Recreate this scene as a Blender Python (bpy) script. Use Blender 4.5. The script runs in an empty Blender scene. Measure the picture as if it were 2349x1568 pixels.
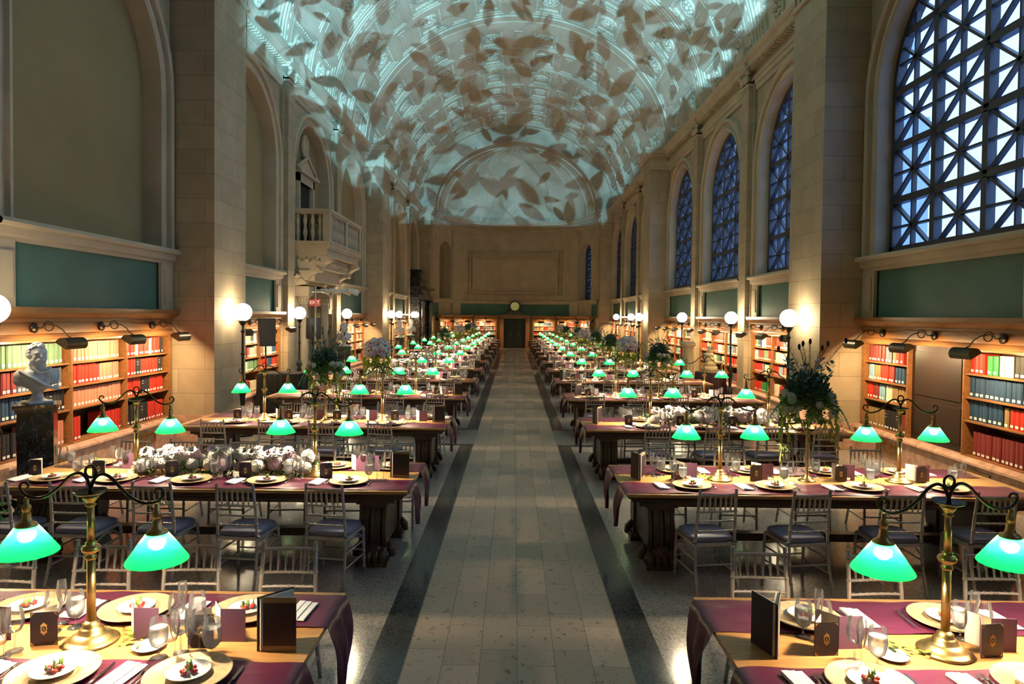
import bpy, math, random
from mathutils import Matrix, Vector
PI = math.pi
random.seed(7)
SC = bpy.context.scene
COL = SC.collection
rnd = random.random
def ru(a, b): return a + (b - a) * random.random()

# ------------------------------------------------------------------ camera, world, exposure
cam_d = bpy.data.cameras.new('camera')
cam = bpy.data.objects.new('camera', cam_d); COL.objects.link(cam)
cam_d.sensor_width = 36.0; cam_d.lens = 24.0; cam_d.clip_end = 300
cam_d.shift_y = -21.0 / 2349
cam.matrix_world = (Matrix.Translation((-0.05, 0.0, 2.45)) @ Matrix.Rotation(math.radians(0.16), 4, 'Z')
                    @ Matrix.Rotation(math.radians(90 - 1.4), 4, 'X') @ Matrix.Rotation(math.radians(0.64), 4, 'Z'))
SC.camera = cam
SC.view_settings.view_transform = 'Standard'
SC.view_settings.look = 'None'
SC.view_settings.gamma = 1.0
SC.view_settings.use_curve_mapping = False
SC.view_settings.exposure = 1.1
cy = SC.cycles
cy.use_denoising = True
cy.max_bounces = 6; cy.diffuse_bounces = 3; cy.glossy_bounces = 3; cy.transmission_bounces = 4
cy.transparent_max_bounces = 24
cy.caustics_reflective = False; cy.caustics_refractive = False
cy.sample_clamp_indirect = 4.0
cy.use_light_tree = True
cy.adaptive_threshold = 0.02

W = bpy.data.worlds.new('dusk_sky'); SC.world = W; W.use_nodes = True
bg = W.node_tree.nodes['Background']
bg.inputs[0].default_value = (0.40, 0.60, 1.0, 1); bg.inputs[1].default_value = 1.9

# leaf-pattern projector (a gobo spotlight standing at this end of the hall)
def gobo(name, loc, target, power, size, xlim, ylim, scale, color):
    d = bpy.data.lights.new(name, 'SPOT'); o = bpy.data.objects.new(name, d); COL.objects.link(o)
    o.location = loc
    dirv = Vector(target) - Vector(loc)
    o.rotation_euler = dirv.to_track_quat('-Z', 'Y').to_euler()
    d.energy = power; d.spot_size = math.radians(size); d.spot_blend = 0.05; d.shadow_soft_size = 0.01
    d.color = color
    d.use_nodes = True
    nt = d.node_tree; N = nt.nodes; L = nt.links
    em = N['Emission']
    tc = N.new('ShaderNodeTexCoord')
    sep = N.new('ShaderNodeSeparateXYZ'); L.new(tc.outputs['Normal'], sep.inputs[0])
    def M(op, a, b=None, c=None):
        n = N.new('ShaderNodeMath'); n.operation = op
        for i, x in enumerate((a, b, c)):
            if x is None: continue
            if isinstance(x, (int, float)): n.inputs[i].default_value = x
            else: L.new(x, n.inputs[i])
        return n.outputs[0]
    az = M('ABSOLUTE', sep.outputs[2])
    u = M('DIVIDE', sep.outputs[0], az); v = M('DIVIDE', sep.outputs[1], az)
    def leaves(sc, ox, a, w, keep):
        cmb = N.new('ShaderNodeCombineXYZ'); L.new(M('MULTIPLY_ADD', u, sc, ox), cmb.inputs[0]); L.new(M('MULTIPLY_ADD', v, sc, ox * 1.7), cmb.inputs[1])
        vo = N.new('ShaderNodeTexVoronoi'); vo.voronoi_dimensions = '2D'; vo.inputs['Scale'].default_value = 1.0
        L.new(cmb.outputs[0], vo.inputs['Vector'])
        sub = N.new('ShaderNodeVectorMath'); sub.operation = 'SUBTRACT'
        L.new(cmb.outputs[0], sub.inputs[0]); L.new(vo.outputs['Position'], sub.inputs[1])
        sc3 = N.new('ShaderNodeSeparateColor'); L.new(vo.outputs['Color'], sc3.inputs[0])
        ang = M('MULTIPLY', sc3.outputs[0], 6.283)
        cs = M('COSINE', ang); sn = M('SINE', ang)
        s2 = N.new('ShaderNodeSeparateXYZ'); L.new(sub.outputs[0], s2.inputs[0])
        x = M('ADD', M('MULTIPLY', s2.outputs[0], cs), M('MULTIPLY', s2.outputs[1], sn))
        y = M('SUBTRACT', M('MULTIPLY', s2.outputs[1], cs), M('MULTIPLY', s2.outputs[0], sn))
        xn = M('DIVIDE', x, a)
        hw = M('MULTIPLY', M('SUBTRACT', 1.0, M('MULTIPLY', xn, xn)), w)
        hw = M('MULTIPLY', hw, M('MULTIPLY_ADD', xn, -0.35, 1.0))
        inside = M('SUBTRACT', hw, M('ABSOLUTE', y))
        soft = M('MULTIPLY', inside, 13.0)
        n = N.new('ShaderNodeClamp'); L.new(soft, n.inputs[0])
        kk = M('LESS_THAN', sc3.outputs[1], keep)
        return M('SUBTRACT', 1.0, M('MULTIPLY', n.outputs[0], kk))
    m = M('MULTIPLY', leaves(scale, 0.3, 0.64, 0.25, 0.75), leaves(scale * 1.35, 7.3, 0.55, 0.20, 0.45))
    m = M('MULTIPLY', m, leaves(scale * 0.8, 15.1, 0.62, 0.24, 0.42))
    # stems
    cmb = N.new('ShaderNodeCombineXYZ'); L.new(u, cmb.inputs[0]); L.new(v, cmb.inputs[1])
    nz = N.new('ShaderNodeTexNoise'); nz.inputs['Scale'].default_value = scale * 0.35; nz.inputs['Detail'].default_value = 1
    L.new(cmb.outputs[0], nz.inputs['Vector'])
    st = M('ABSOLUTE', M('SUBTRACT', nz.outputs[0], 0.5))
    cl = N.new('ShaderNodeClamp'); L.new(M('MULTIPLY', st, 90.0), cl.inputs[0])
    m = M('MULTIPLY', m, M('MULTIPLY_ADD', cl.outputs[0], 0.6, 0.4))
    # soft second pattern of thin light, gives the mottled glow
    nz2 = N.new('ShaderNodeTexNoise'); nz2.inputs['Scale'].default_value = scale * 0.9
    L.new(cmb.outputs[0], nz2.inputs['Vector'])
    m = M('MULTIPLY', m, M('MULTIPLY_ADD', nz2.outputs[0], 1.5, 0.3))
    m = M('ADD', m, 0.08)
    nz3 = N.new('ShaderNodeTexNoise'); nz3.inputs['Scale'].default_value = 9.0
    L.new(cmb.outputs[0], nz3.inputs['Vector'])
    du = M('MULTIPLY_ADD', nz3.outputs[0], 0.12, -0.06)
    uj = M('ADD', u, du)
    right = M('SUBTRACT', M('MULTIPLY_ADD', v, 0.75, xlim[1]), uj)                      # ragged slanting right edge
    low = M('SUBTRACT', v, ylim[0])                                                     # straight shutter cut at the bottom
    lowl = M('SUBTRACT', v, M('MULTIPLY_ADD', M('ADD', uj, 0.17), -1.1, ylim[0]))       # left edge climbs
    left = M('SUBTRACT', uj, xlim[0])
    for val, e in ((right, 60.0), (low, 250.0), (lowl, 50.0), (left, 40.0)):
        c = N.new('ShaderNodeClamp'); L.new(M('MULTIPLY', val, e), c.inputs[0]); m = M('MULTIPLY', m, c.outputs[0])
    L.new(m, em.inputs['Strength'])
    return o
gobo('leaf_projector', (0.0, -0.6, 2.55), (0.0, 9.4, 2.55), 21000, 100, (-0.40, 0.02), (0.127, 1.0), 25.0, (0.26, 0.70, 1.0))
gobo('leaf_projector', (0.4, -0.6, 2.55), (0.4, 9.4, 2.55), 8500, 100, (-0.38, 0.0), (0.127, 1.0), 18.0, (0.38, 0.70, 1.0))

# ------------------------------------------------------------------ materials
MATS = {}
def nodes_of(m): return m.node_tree.nodes, m.node_tree.links
def mat(name, col, rough=0.5, metal=0.0, var=0.0, vscale=6.0, coat=0.0, spec=0.5, bump=0.0, bscale=60.0, stretch=(1, 1, 1), emit=None, es=0.0, alpha=None, sheen=0.0):
    if name in MATS: return MATS[name]
    m = bpy.data.materials.new(name); m.use_nodes = True
    N, L = nodes_of(m); b = N['Principled BSDF']
    b.inputs['Base Color'].default_value = (*col, 1); b.inputs['Roughness'].default_value = rough
    b.inputs['Metallic'].default_value = metal; b.inputs['Specular IOR Level'].default_value = spec
    b.inputs['Coat Weight'].default_value = coat
    if sheen: b.inputs['Sheen Weight'].default_value = sheen
    if emit: b.inputs['Emission Color'].default_value = (*emit, 1); b.inputs['Emission Strength'].default_value = es
    if var or bump:
        tc = N.new('ShaderNodeTexCoord'); mp = N.new('ShaderNodeMapping'); mp.inputs['Scale'].default_value = stretch
        L.new(tc.outputs['Object'], mp.inputs[0])
    if var:
        nz = N.new('ShaderNodeTexNoise'); nz.inputs['Scale'].default_value = vscale; nz.inputs['Detail'].default_value = 5
        L.new(mp.outputs[0], nz.inputs['Vector'])
        cr = N.new('ShaderNodeValToRGB')
        cr.color_ramp.elements[0].position = 0.3; cr.color_ramp.elements[1].position = 0.7
        cr.color_ramp.elements[0].color = (*[c * (1 - var) for c in col], 1)
        cr.color_ramp.elements[1].color = (*[min(1, c * (1 + var)) for c in col], 1)
        L.new(nz.outputs[0], cr.inputs[0]); L.new(cr.outputs[0], b.inputs['Base Color'])
    if bump:
        n2 = N.new('ShaderNodeTexNoise'); n2.inputs['Scale'].default_value = bscale; n2.inputs['Detail'].default_value = 3
        L.new(mp.outputs[0], n2.inputs['Vector'])
        bp = N.new('ShaderNodeBump'); bp.inputs['Strength'].default_value = bump; bp.inputs['Distance'].default_value = 0.02
        L.new(n2.outputs[0], bp.inputs['Height']); L.new(bp.outputs[0], b.inputs['Normal'])
    MATS[name] = m
    return m

def stone_mat(name, col, bw=1.0, bh=0.46, dark=0.55, rough=0.7):
    m = mat(name, col, rough)
    N, L = nodes_of(m); b = N['Principled BSDF']
    g = N.new('ShaderNodeNewGeometry'); s = N.new('ShaderNodeSeparateXYZ'); L.new(g.outputs['Position'], s.inputs[0])
    a = N.new('ShaderNodeMath'); a.operation = 'ADD'; L.new(s.outputs[0], a.inputs[0]); L.new(s.outputs[1], a.inputs[1])
    c = N.new('ShaderNodeCombineXYZ'); L.new(a.outputs[0], c.inputs[0]); L.new(s.outputs[2], c.inputs[1])
    br = N.new('ShaderNodeTexBrick'); L.new(c.outputs[0], br.inputs['Vector'])
    br.inputs['Scale'].default_value = 1.0; br.inputs['Brick Width'].default_value = bw; br.inputs['Row Height'].default_value = bh
    br.inputs['Mortar Size'].default_value = 0.006; br.inputs['Mortar Smooth'].default_value = 0.2; br.inputs['Bias'].default_value = 0.1
    br.inputs['Color1'].default_value = (*col, 1); br.inputs['Color2'].default_value = (*[x * 0.86 for x in col], 1)
    br.inputs['Mortar'].default_value = (*[x * dark for x in col], 1)
    nz = N.new('ShaderNodeTexNoise'); nz.inputs['Scale'].default_value = 2.2; nz.inputs['Detail'].default_value = 8; nz.inputs['Roughness'].default_value = 0.65
    L.new(g.outputs['Position'], nz.inputs['Vector'])
    mx = N.new('ShaderNodeMixRGB'); mx.blend_type = 'MULTIPLY'; mx.inputs[0].default_value = 0.55
    cr = N.new('ShaderNodeValToRGB'); cr.color_ramp.elements[0].color = (0.72, 0.70, 0.68, 1); cr.color_ramp.elements[1].color = (1.1, 1.1, 1.1, 1)
    cr.color_ramp.elements[0].position = 0.3; cr.color_ramp.elements[1].position = 0.7
    L.new(nz.outputs[0], cr.inputs[0]); L.new(br.outputs[0], mx.inputs[1]); L.new(cr.outputs[0], mx.inputs[2])
    L.new(mx.outputs[0], b.inputs['Base Color'])
    return m

def wood_mat(name, c1, c2, rough=0.4, scale=(1.2, 14, 14), coat=0.2, coord='Object'):
    m = mat(name, c1, rough, coat=coat)
    N, L = nodes_of(m); b = N['Principled BSDF']; b.inputs['Coat Roughness'].default_value = 0.2
    tc = N.new('ShaderNodeTexCoord'); mp = N.new('ShaderNodeMapping'); mp.inputs['Scale'].default_value = scale
    L.new(tc.outputs[coord], mp.inputs[0])
    nz = N.new('ShaderNodeTexNoise'); nz.inputs['Scale'].default_value = 1.5; nz.inputs['Detail'].default_value = 8; nz.inputs['Roughness'].default_value = 0.6; nz.inputs['Distortion'].default_value = 1.2
    L.new(mp.outputs[0], nz.inputs['Vector'])
    cr = N.new('ShaderNodeValToRGB'); cr.color_ramp.elements[0].color = (*c2, 1); cr.color_ramp.elements[1].color = (*c1, 1)
    cr.color_ramp.elements[0].position = 0.32; cr.color_ramp.elements[1].position = 0.62
    L.new(nz.outputs[0], cr.inputs[0]); L.new(cr.outputs[0], b.inputs['Base Color'])
    return m

def glass_mat(name, tint=(1, 1, 1), milky=0.0, refl=1.0):
    m = bpy.data.materials.new(name); m.use_nodes = True
    N, L = nodes_of(m); N.remove(N['Principled BSDF']); out = N['Material Output']
    tr = N.new('ShaderNodeBsdfTransparent'); tr.inputs[0].default_value = (*tint, 1)
    gl = N.new('ShaderNodeBsdfGlossy'); gl.inputs['Roughness'].default_value = 0.05; gl.inputs[0].default_value = (1, 1, 1, 1)
    lw = N.new('ShaderNodeLayerWeight'); lw.inputs[0].default_value = 0.35
    mu = N.new('ShaderNodeMath'); mu.operation = 'MULTIPLY_ADD'; mu.inputs[1].default_value = 0.85 * refl; mu.inputs[2].default_value = 0.05 * refl
    L.new(lw.outputs['Fresnel'], mu.inputs[0])
    mx = N.new('ShaderNodeMixShader'); L.new(mu.outputs[0], mx.inputs[0]); L.new(tr.outputs[0], mx.inputs[1]); L.new(gl.outputs[0], mx.inputs[2])
    last = mx
    if milky:
        d0 = N.new('ShaderNodeBsdfDiffuse'); d0.inputs[0].default_value = (0.9, 0.92, 0.95, 1); d1 = N.new('ShaderNodeBsdfTranslucent'); d1.inputs[0].default_value = (0.9, 0.92, 0.95, 1)
        df = N.new('ShaderNodeMixShader'); df.inputs[0].default_value = 0.5; L.new(d0.outputs[0], df.inputs[1]); L.new(d1.outputs[0], df.inputs[2])
        m2 = N.new('ShaderNodeMixShader'); m2.inputs[0].default_value = milky
        L.new(mx.outputs[0], m2.inputs[1]); L.new(df.outputs[0], m2.inputs[2]); last = m2
    L.new(last.outputs[0], out.inputs[0])
    MATS[name] = m
    return m

stone = stone_mat('limestone_blocks', (0.46, 0.375, 0.25))
stone_plain = mat('carved_limestone', (0.50, 0.42, 0.295), 0.7, var=0.12, vscale=1.5)
vault_m = mat('plaster_vault', (0.60, 0.52, 0.38), 0.8, var=0.10, vscale=0.8)
panel_m = mat('olive_painted_plaster', (0.285, 0.22, 0.105), 0.85, var=0.08, vscale=0.9)
green_panel = mat('dark_green_painted_panel', (0.055, 0.15, 0.12), 0.6, var=0.15, vscale=1.0)
pink_marble = mat('pink_veined_marble', (0.50, 0.31, 0.23), 0.35, var=0.35, vscale=9)
wood_case = wood_mat('stained_oak_bookcase', (0.33, 0.145, 0.048), (0.20, 0.08, 0.026), 0.4)
wood_dark = wood_mat('dark_walnut', (0.085, 0.035, 0.014), (0.04, 0.016, 0.008), 0.35)
wood_top = wood_mat('honey_oak_tabletop', (0.62, 0.33, 0.11), (0.46, 0.22, 0.065), 0.35, scale=(1.0, 16, 4))
wood_leg = wood_mat('carved_dark_oak', (0.12, 0.055, 0.028), (0.055, 0.025, 0.013), 0.35, scale=(14, 14, 2))
brass = mat('aged_brass', (0.56, 0.38, 0.15), 0.36, 1.0, var=0.25, vscale=14)
bronze = mat('dark_bronze', (0.075, 0.06, 0.04), 0.35, 0.9)
gold = mat('gold_foil', (0.95, 0.62, 0.22), 0.3, 1.0)
iron = mat('black_iron', (0.012, 0.012, 0.013), 0.4, 0.3)
black_cloth = mat('black_cloth', (0.008, 0.008, 0.010), 0.9)
plum = mat('plum_satin', (0.125, 0.022, 0.055), 0.34, bump=0.25, bscale=5, stretch=(1, 3, 1))
chair_m = mat('champagne_silver_lacquer', (0.60, 0.49, 0.41), 0.36, 0.15, var=0.12, vscale=20)
cushion_m = mat('lavender_grey_satin', (0.20, 0.18, 0.27), 0.5, sheen=0.2)
white_m = mat('white_linen', (0.86, 0.84, 0.80), 0.8)
china = mat('white_china', (0.86, 0.84, 0.80), 0.2, coat=0.5)
charger_m = mat('gold_flecked_glass', (0.80, 0.60, 0.34), 0.25, 0.35, var=0.2, vscale=40)
silver = mat('polished_silver', (0.75, 0.70, 0.62), 0.18, 1.0)
cover_m = mat('aubergine_card', (0.017, 0.006, 0.016), 0.5)
cover_back = mat('plum_card_back', (0.15, 0.065, 0.125), 0.55)
cream = mat('cream_paper', (0.85, 0.76, 0.60), 0.8)
marble_w = mat('white_statuary_marble', (0.74, 0.73, 0.72), 0.45, var=0.06, vscale=6)
marble_k = mat('black_veined_marble', (0.015, 0.014, 0.016), 0.2, coat=0.4)
petal_w = mat('white_petals', (0.88, 0.83, 0.76), 0.7, bump=0.6, bscale=70)
petal_p = mat('blush_petals', (0.80, 0.56, 0.60), 0.7, bump=0.6, bscale=70)
petal_l = mat('lilac_petals', (0.62, 0.52, 0.74), 0.7)
petal_g = mat('pale_green_petals', (0.70, 0.78, 0.55), 0.7, bump=0.6, bscale=70)
flower_eye = mat('black_flower_centre', (0.012, 0.006, 0.014), 0.6)
leaf_m = mat('green_leaves', (0.10, 0.26, 0.06), 0.5, var=0.4, vscale=12)
leaf_b = mat('bright_green_leaves', (0.26, 0.50, 0.06), 0.5, var=0.2, vscale=12)
leaf_d = mat('dark_blue_green_leaves', (0.065, 0.16, 0.13), 0.5, var=0.3, vscale=12)
amaranth = mat('yellow_green_amaranthus', (0.36, 0.46, 0.08), 0.7)
feather_m = mat('brown_feather', (0.10, 0.07, 0.035), 0.7)
feather_eye = mat('peacock_feather_eye', (0.012, 0.03, 0.05), 0.3)
crystal = glass_mat('cut_crystal', (0.95, 0.97, 1.0), 0.15, 1.0)
glass_m = glass_mat('clear_glass', (0.985, 0.99, 0.99), 0.03)
water_m = glass_mat('iced_water', (0.95, 0.96, 0.98), 0.34)
pane_m = glass_mat('window_glass', (0.80, 0.90, 1.0), 0.0, 0.4)
votive_m = mat('candle_glow_holder', (0.9, 0.5, 0.25), 0.4, emit=(1.0, 0.45, 0.20), es=0.45)
food_r = mat('red_tomato', (0.55, 0.05, 0.03), 0.4)
food_g = mat('salad_green', (0.25, 0.42, 0.08), 0.6)
cake_m = mat('ivory_icing', (0.82, 0.68, 0.42), 0.6)
speaker_m = mat('black_plastic', (0.015, 0.015, 0.017), 0.55)
white_paint = mat('white_painted_metal', (0.8, 0.8, 0.78), 0.35)
red_sign = mat('red_sign_face', (0.25, 0.03, 0.02), 0.4, emit=(0.8, 0.05, 0.02), es=0.15)
globe_m = mat('lit_opal_globe', (0.9, 0.85, 0.75), 0.3, emit=(1.0, 0.80, 0.52), es=22.0)
bulb_m = mat('glowing_bulb', (1, 0.9, 0.7), 0.3, emit=(1.0, 0.85, 0.6), es=4.0)
clock_m = mat('lit_clock_face', (0.40, 0.38, 0.15), 0.4, emit=(0.7, 0.7, 0.22), es=0.10)
window_metal = mat('bronze_window_frame', (0.05, 0.055, 0.07), 0.5, 0.2)
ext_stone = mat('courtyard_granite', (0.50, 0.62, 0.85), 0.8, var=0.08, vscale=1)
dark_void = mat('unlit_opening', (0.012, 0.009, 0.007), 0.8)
yellow_wall = mat('ochre_wall', (0.45, 0.33, 0.14), 0.8)

def _shade_mat():
    m = bpy.data.materials.new('green_cased_glass_shade'); m.use_nodes = True
    N, L = nodes_of(m); N.remove(N['Principled BSDF']); out = N['Material Output']
    g = N.new('ShaderNodeNewGeometry')
    t = N.new('ShaderNodeBsdfTranslucent'); t.inputs[0].default_value = (0.0006, 0.20, 0.026, 1)
    d1 = N.new('ShaderNodeBsdfPrincipled'); d1.inputs['Base Color'].default_value = (0.0, 0.30, 0.12, 1); d1.inputs['Roughness'].default_value = 0.12
    o1 = N.new('ShaderNodeMixShader'); o1.inputs[0].default_value = 0.35; L.new(t.outputs[0], o1.inputs[1]); L.new(d1.outputs[0], o1.inputs[2])
    d2 = N.new('ShaderNodeBsdfDiffuse'); d2.inputs[0].default_value = (0.85, 0.9, 0.85, 1)
    t2 = N.new('ShaderNodeBsdfTranslucent'); t2.inputs[0].default_value = (0.0006, 0.20, 0.026, 1)
    o2 = N.new('ShaderNodeMixShader'); o2.inputs[0].default_value = 0.5; L.new(t2.outputs[0], o2.inputs[1]); L.new(d2.outputs[0], o2.inputs[2])
    rf = N.new('ShaderNodeBsdfRefraction'); rf.inputs['Color'].default_value = (0.80, 0.95, 0.86, 1); rf.inputs['Roughness'].default_value = 0.7; rf.inputs['IOR'].default_value = 1.12
    o3 = N.new('ShaderNodeMixShader'); o3.inputs[0].default_value = 0.09; L.new(o1.outputs[0], o3.inputs[1]); L.new(rf.outputs[0], o3.inputs[2]); o1 = o3
    mx = N.new('ShaderNodeMixShader'); L.new(g.outputs['Backfacing'], mx.inputs[0]); L.new(o1.outputs[0], mx.inputs[1]); L.new(o2.outputs[0], mx.inputs[2])
    L.new(mx.outputs[0], out.inputs[0])
    return m
shade_m = _shade_mat()

def _marble_vein(m, vein):
    N, L = nodes_of(m); b = N['Principled BSDF']
    tc = N.new('ShaderNodeTexCoord'); nz = N.new('ShaderNodeTexNoise'); nz.inputs['Scale'].default_value = 5; nz.inputs['Detail'].default_value = 6; nz.inputs['Distortion'].default_value = 1.5
    L.new(tc.outputs['Object'], nz.inputs['Vector'])
    cr = N.new('ShaderNodeValToRGB'); c0 = tuple(b.inputs['Base Color'].default_value)
    e = cr.color_ramp.elements; e[0].position = 0.485; e[0].color = c0; e[1].position = 0.515; e[1].color = c0
    k = e.new(0.5); k.color = (*vein, 1)
    L.new(nz.outputs[0], cr.inputs[0]); L.new(cr.outputs[0], b.inputs['Base Color'])
_marble_vein(marble_k, (0.25, 0.25, 0.27))

# floor materials
def floor_tile_mat():
    m = mat('beige_marble_aisle_tiles', (0.5, 0.45, 0.38), 0.22)
    N, L = nodes_of(m); b = N['Principled BSDF']
    g = N.new('ShaderNodeNewGeometry'); s = N.new('ShaderNodeSeparateXYZ'); L.new(g.outputs['Position'], s.inputs[0])
    c = N.new('ShaderNodeCombineXYZ'); L.new(s.outputs[1], c.inputs[0]); L.new(s.outputs[0], c.inputs[1])
    br = N.new('ShaderNodeTexBrick'); L.new(c.outputs[0], br.inputs['Vector']); br.offset = 0.37
    br.inputs['Scale'].default_value = 1.0; br.inputs['Brick Width'].default_value = 0.62; br.inputs['Row Height'].default_value = 0.265
    br.inputs['Mortar Size'].default_value = 0.0022; br.inputs['Bias'].default_value = 0.0
    br.inputs['Color1'].default_value = (0.60, 0.445, 0.325, 1); br.inputs['Color2'].default_value = (0.43, 0.335, 0.25, 1); br.inputs['Mortar'].default_value = (0.16, 0.14, 0.12, 1)
    n1 = N.new('ShaderNodeTexNoise'); n1.inputs['Scale'].default_value = 16; n1.inputs['Detail'].default_value = 9; n1.inputs['Roughness'].default_value = 0.7; n1.inputs['Distortion'].default_value = 0.6
    L.new(g.outputs['Position'], n1.inputs['Vector'])
    cr = N.new('ShaderNodeValToRGB'); cr.color_ramp.elements[0].position = 0.36; cr.color_ramp.elements[0].color = (0.3, 0.28, 0.26, 1)
    cr.color_ramp.elements[1].position = 0.42; cr.color_ramp.elements[1].color = (1, 1, 1, 1)
    L.new(n1.outputs[0], cr.inputs[0])
    mx = N.new('ShaderNodeMixRGB'); mx.blend_type = 'MULTIPLY'; mx.inputs[0].default_value = 0.8
    L.new(br.outputs[0], mx.inputs[1]); L.new(cr.outputs[0], mx.inputs[2]); L.new(mx.outputs[0], b.inputs['Base Color'])
    return m
def terrazzo_mat(name, col, spread=0.3, brass_lines=False):
    m = mat(name, col, 0.17)
    N, L = nodes_of(m); b = N['Principled BSDF']
    g = N.new('ShaderNodeNewGeometry')
    v = N.new('ShaderNodeTexVoronoi'); v.inputs['Scale'].default_value = 85; L.new(g.outputs['Position'], v.inputs['Vector'])
    s = N.new('ShaderNodeSeparateColor'); L.new(v.outputs['Color'], s.inputs[0])
    cr = N.new('ShaderNodeValToRGB'); cr.color_ramp.elements[0].color = (*[c * (1 - spread) for c in col], 1); cr.color_ramp.elements[1].color = (*[c * (1 + spread) for c in col], 1)
    L.new(s.outputs[0], cr.inputs[0])
    last = cr.outputs[0]
    if brass_lines:
        br = N.new('ShaderNodeTexBrick'); L.new(g.outputs['Position'], br.inputs['Vector']); br.offset = 0.0
        br.inputs['Scale'].default_value = 1.0; br.inputs['Brick Width'].default_value = 1.84; br.inputs['Row Height'].default_value = 1.84
        br.inputs['Mortar Size'].default_value = 0.0025
        br.inputs['Color1'].default_value = (0, 0, 0, 1); br.inputs['Color2'].default_value = (0, 0, 0, 1); br.inputs['Mortar'].default_value = (1, 1, 1, 1)
        mx = N.new('ShaderNodeMixRGB'); mx.inputs[2].default_value = (0.55, 0.48, 0.36, 1)
        L.new(br.outputs[0], mx.inputs[0]); L.new(last, mx.inputs[1]); last = mx.outputs[0]
    L.new(last, b.inputs['Base Color'])
    return m
aisle_m = floor_tile_mat()
terr_l = terrazzo_mat('grey_terrazzo', (0.37, 0.325, 0.28), 0.35, True)
terr_d = terrazzo_mat('dark_terrazzo_band', (0.060, 0.062, 0.060), 0.5)

BOOKC = {'red': (0.55, 0.03, 0.015), 'salmon': (0.62, 0.23, 0.15), 'green': (0.14, 0.28, 0.16), 'slate': (0.09, 0.11, 0.15), 'dark blue': (0.018, 0.055, 0.12),
         'black': (0.02, 0.02, 0.022), 'cream': (0.75, 0.68, 0.5), 'maroon': (0.22, 0.03, 0.03), 'brown': (0.30, 0.19, 0.08), 'grey': (0.30, 0.30, 0.28), 'bright green': (0.02, 0.25, 0.06), 'pale blue': (0.2, 0.38, 0.5)}
BM = {k: mat('book_cloth_' + k.replace(' ', '_'), v, 0.55, var=0.12, vscale=5) for k, v in BOOKC.items()}
label_m = mat('white_spine_label', (0.88, 0.86, 0.80), 0.6)

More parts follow.
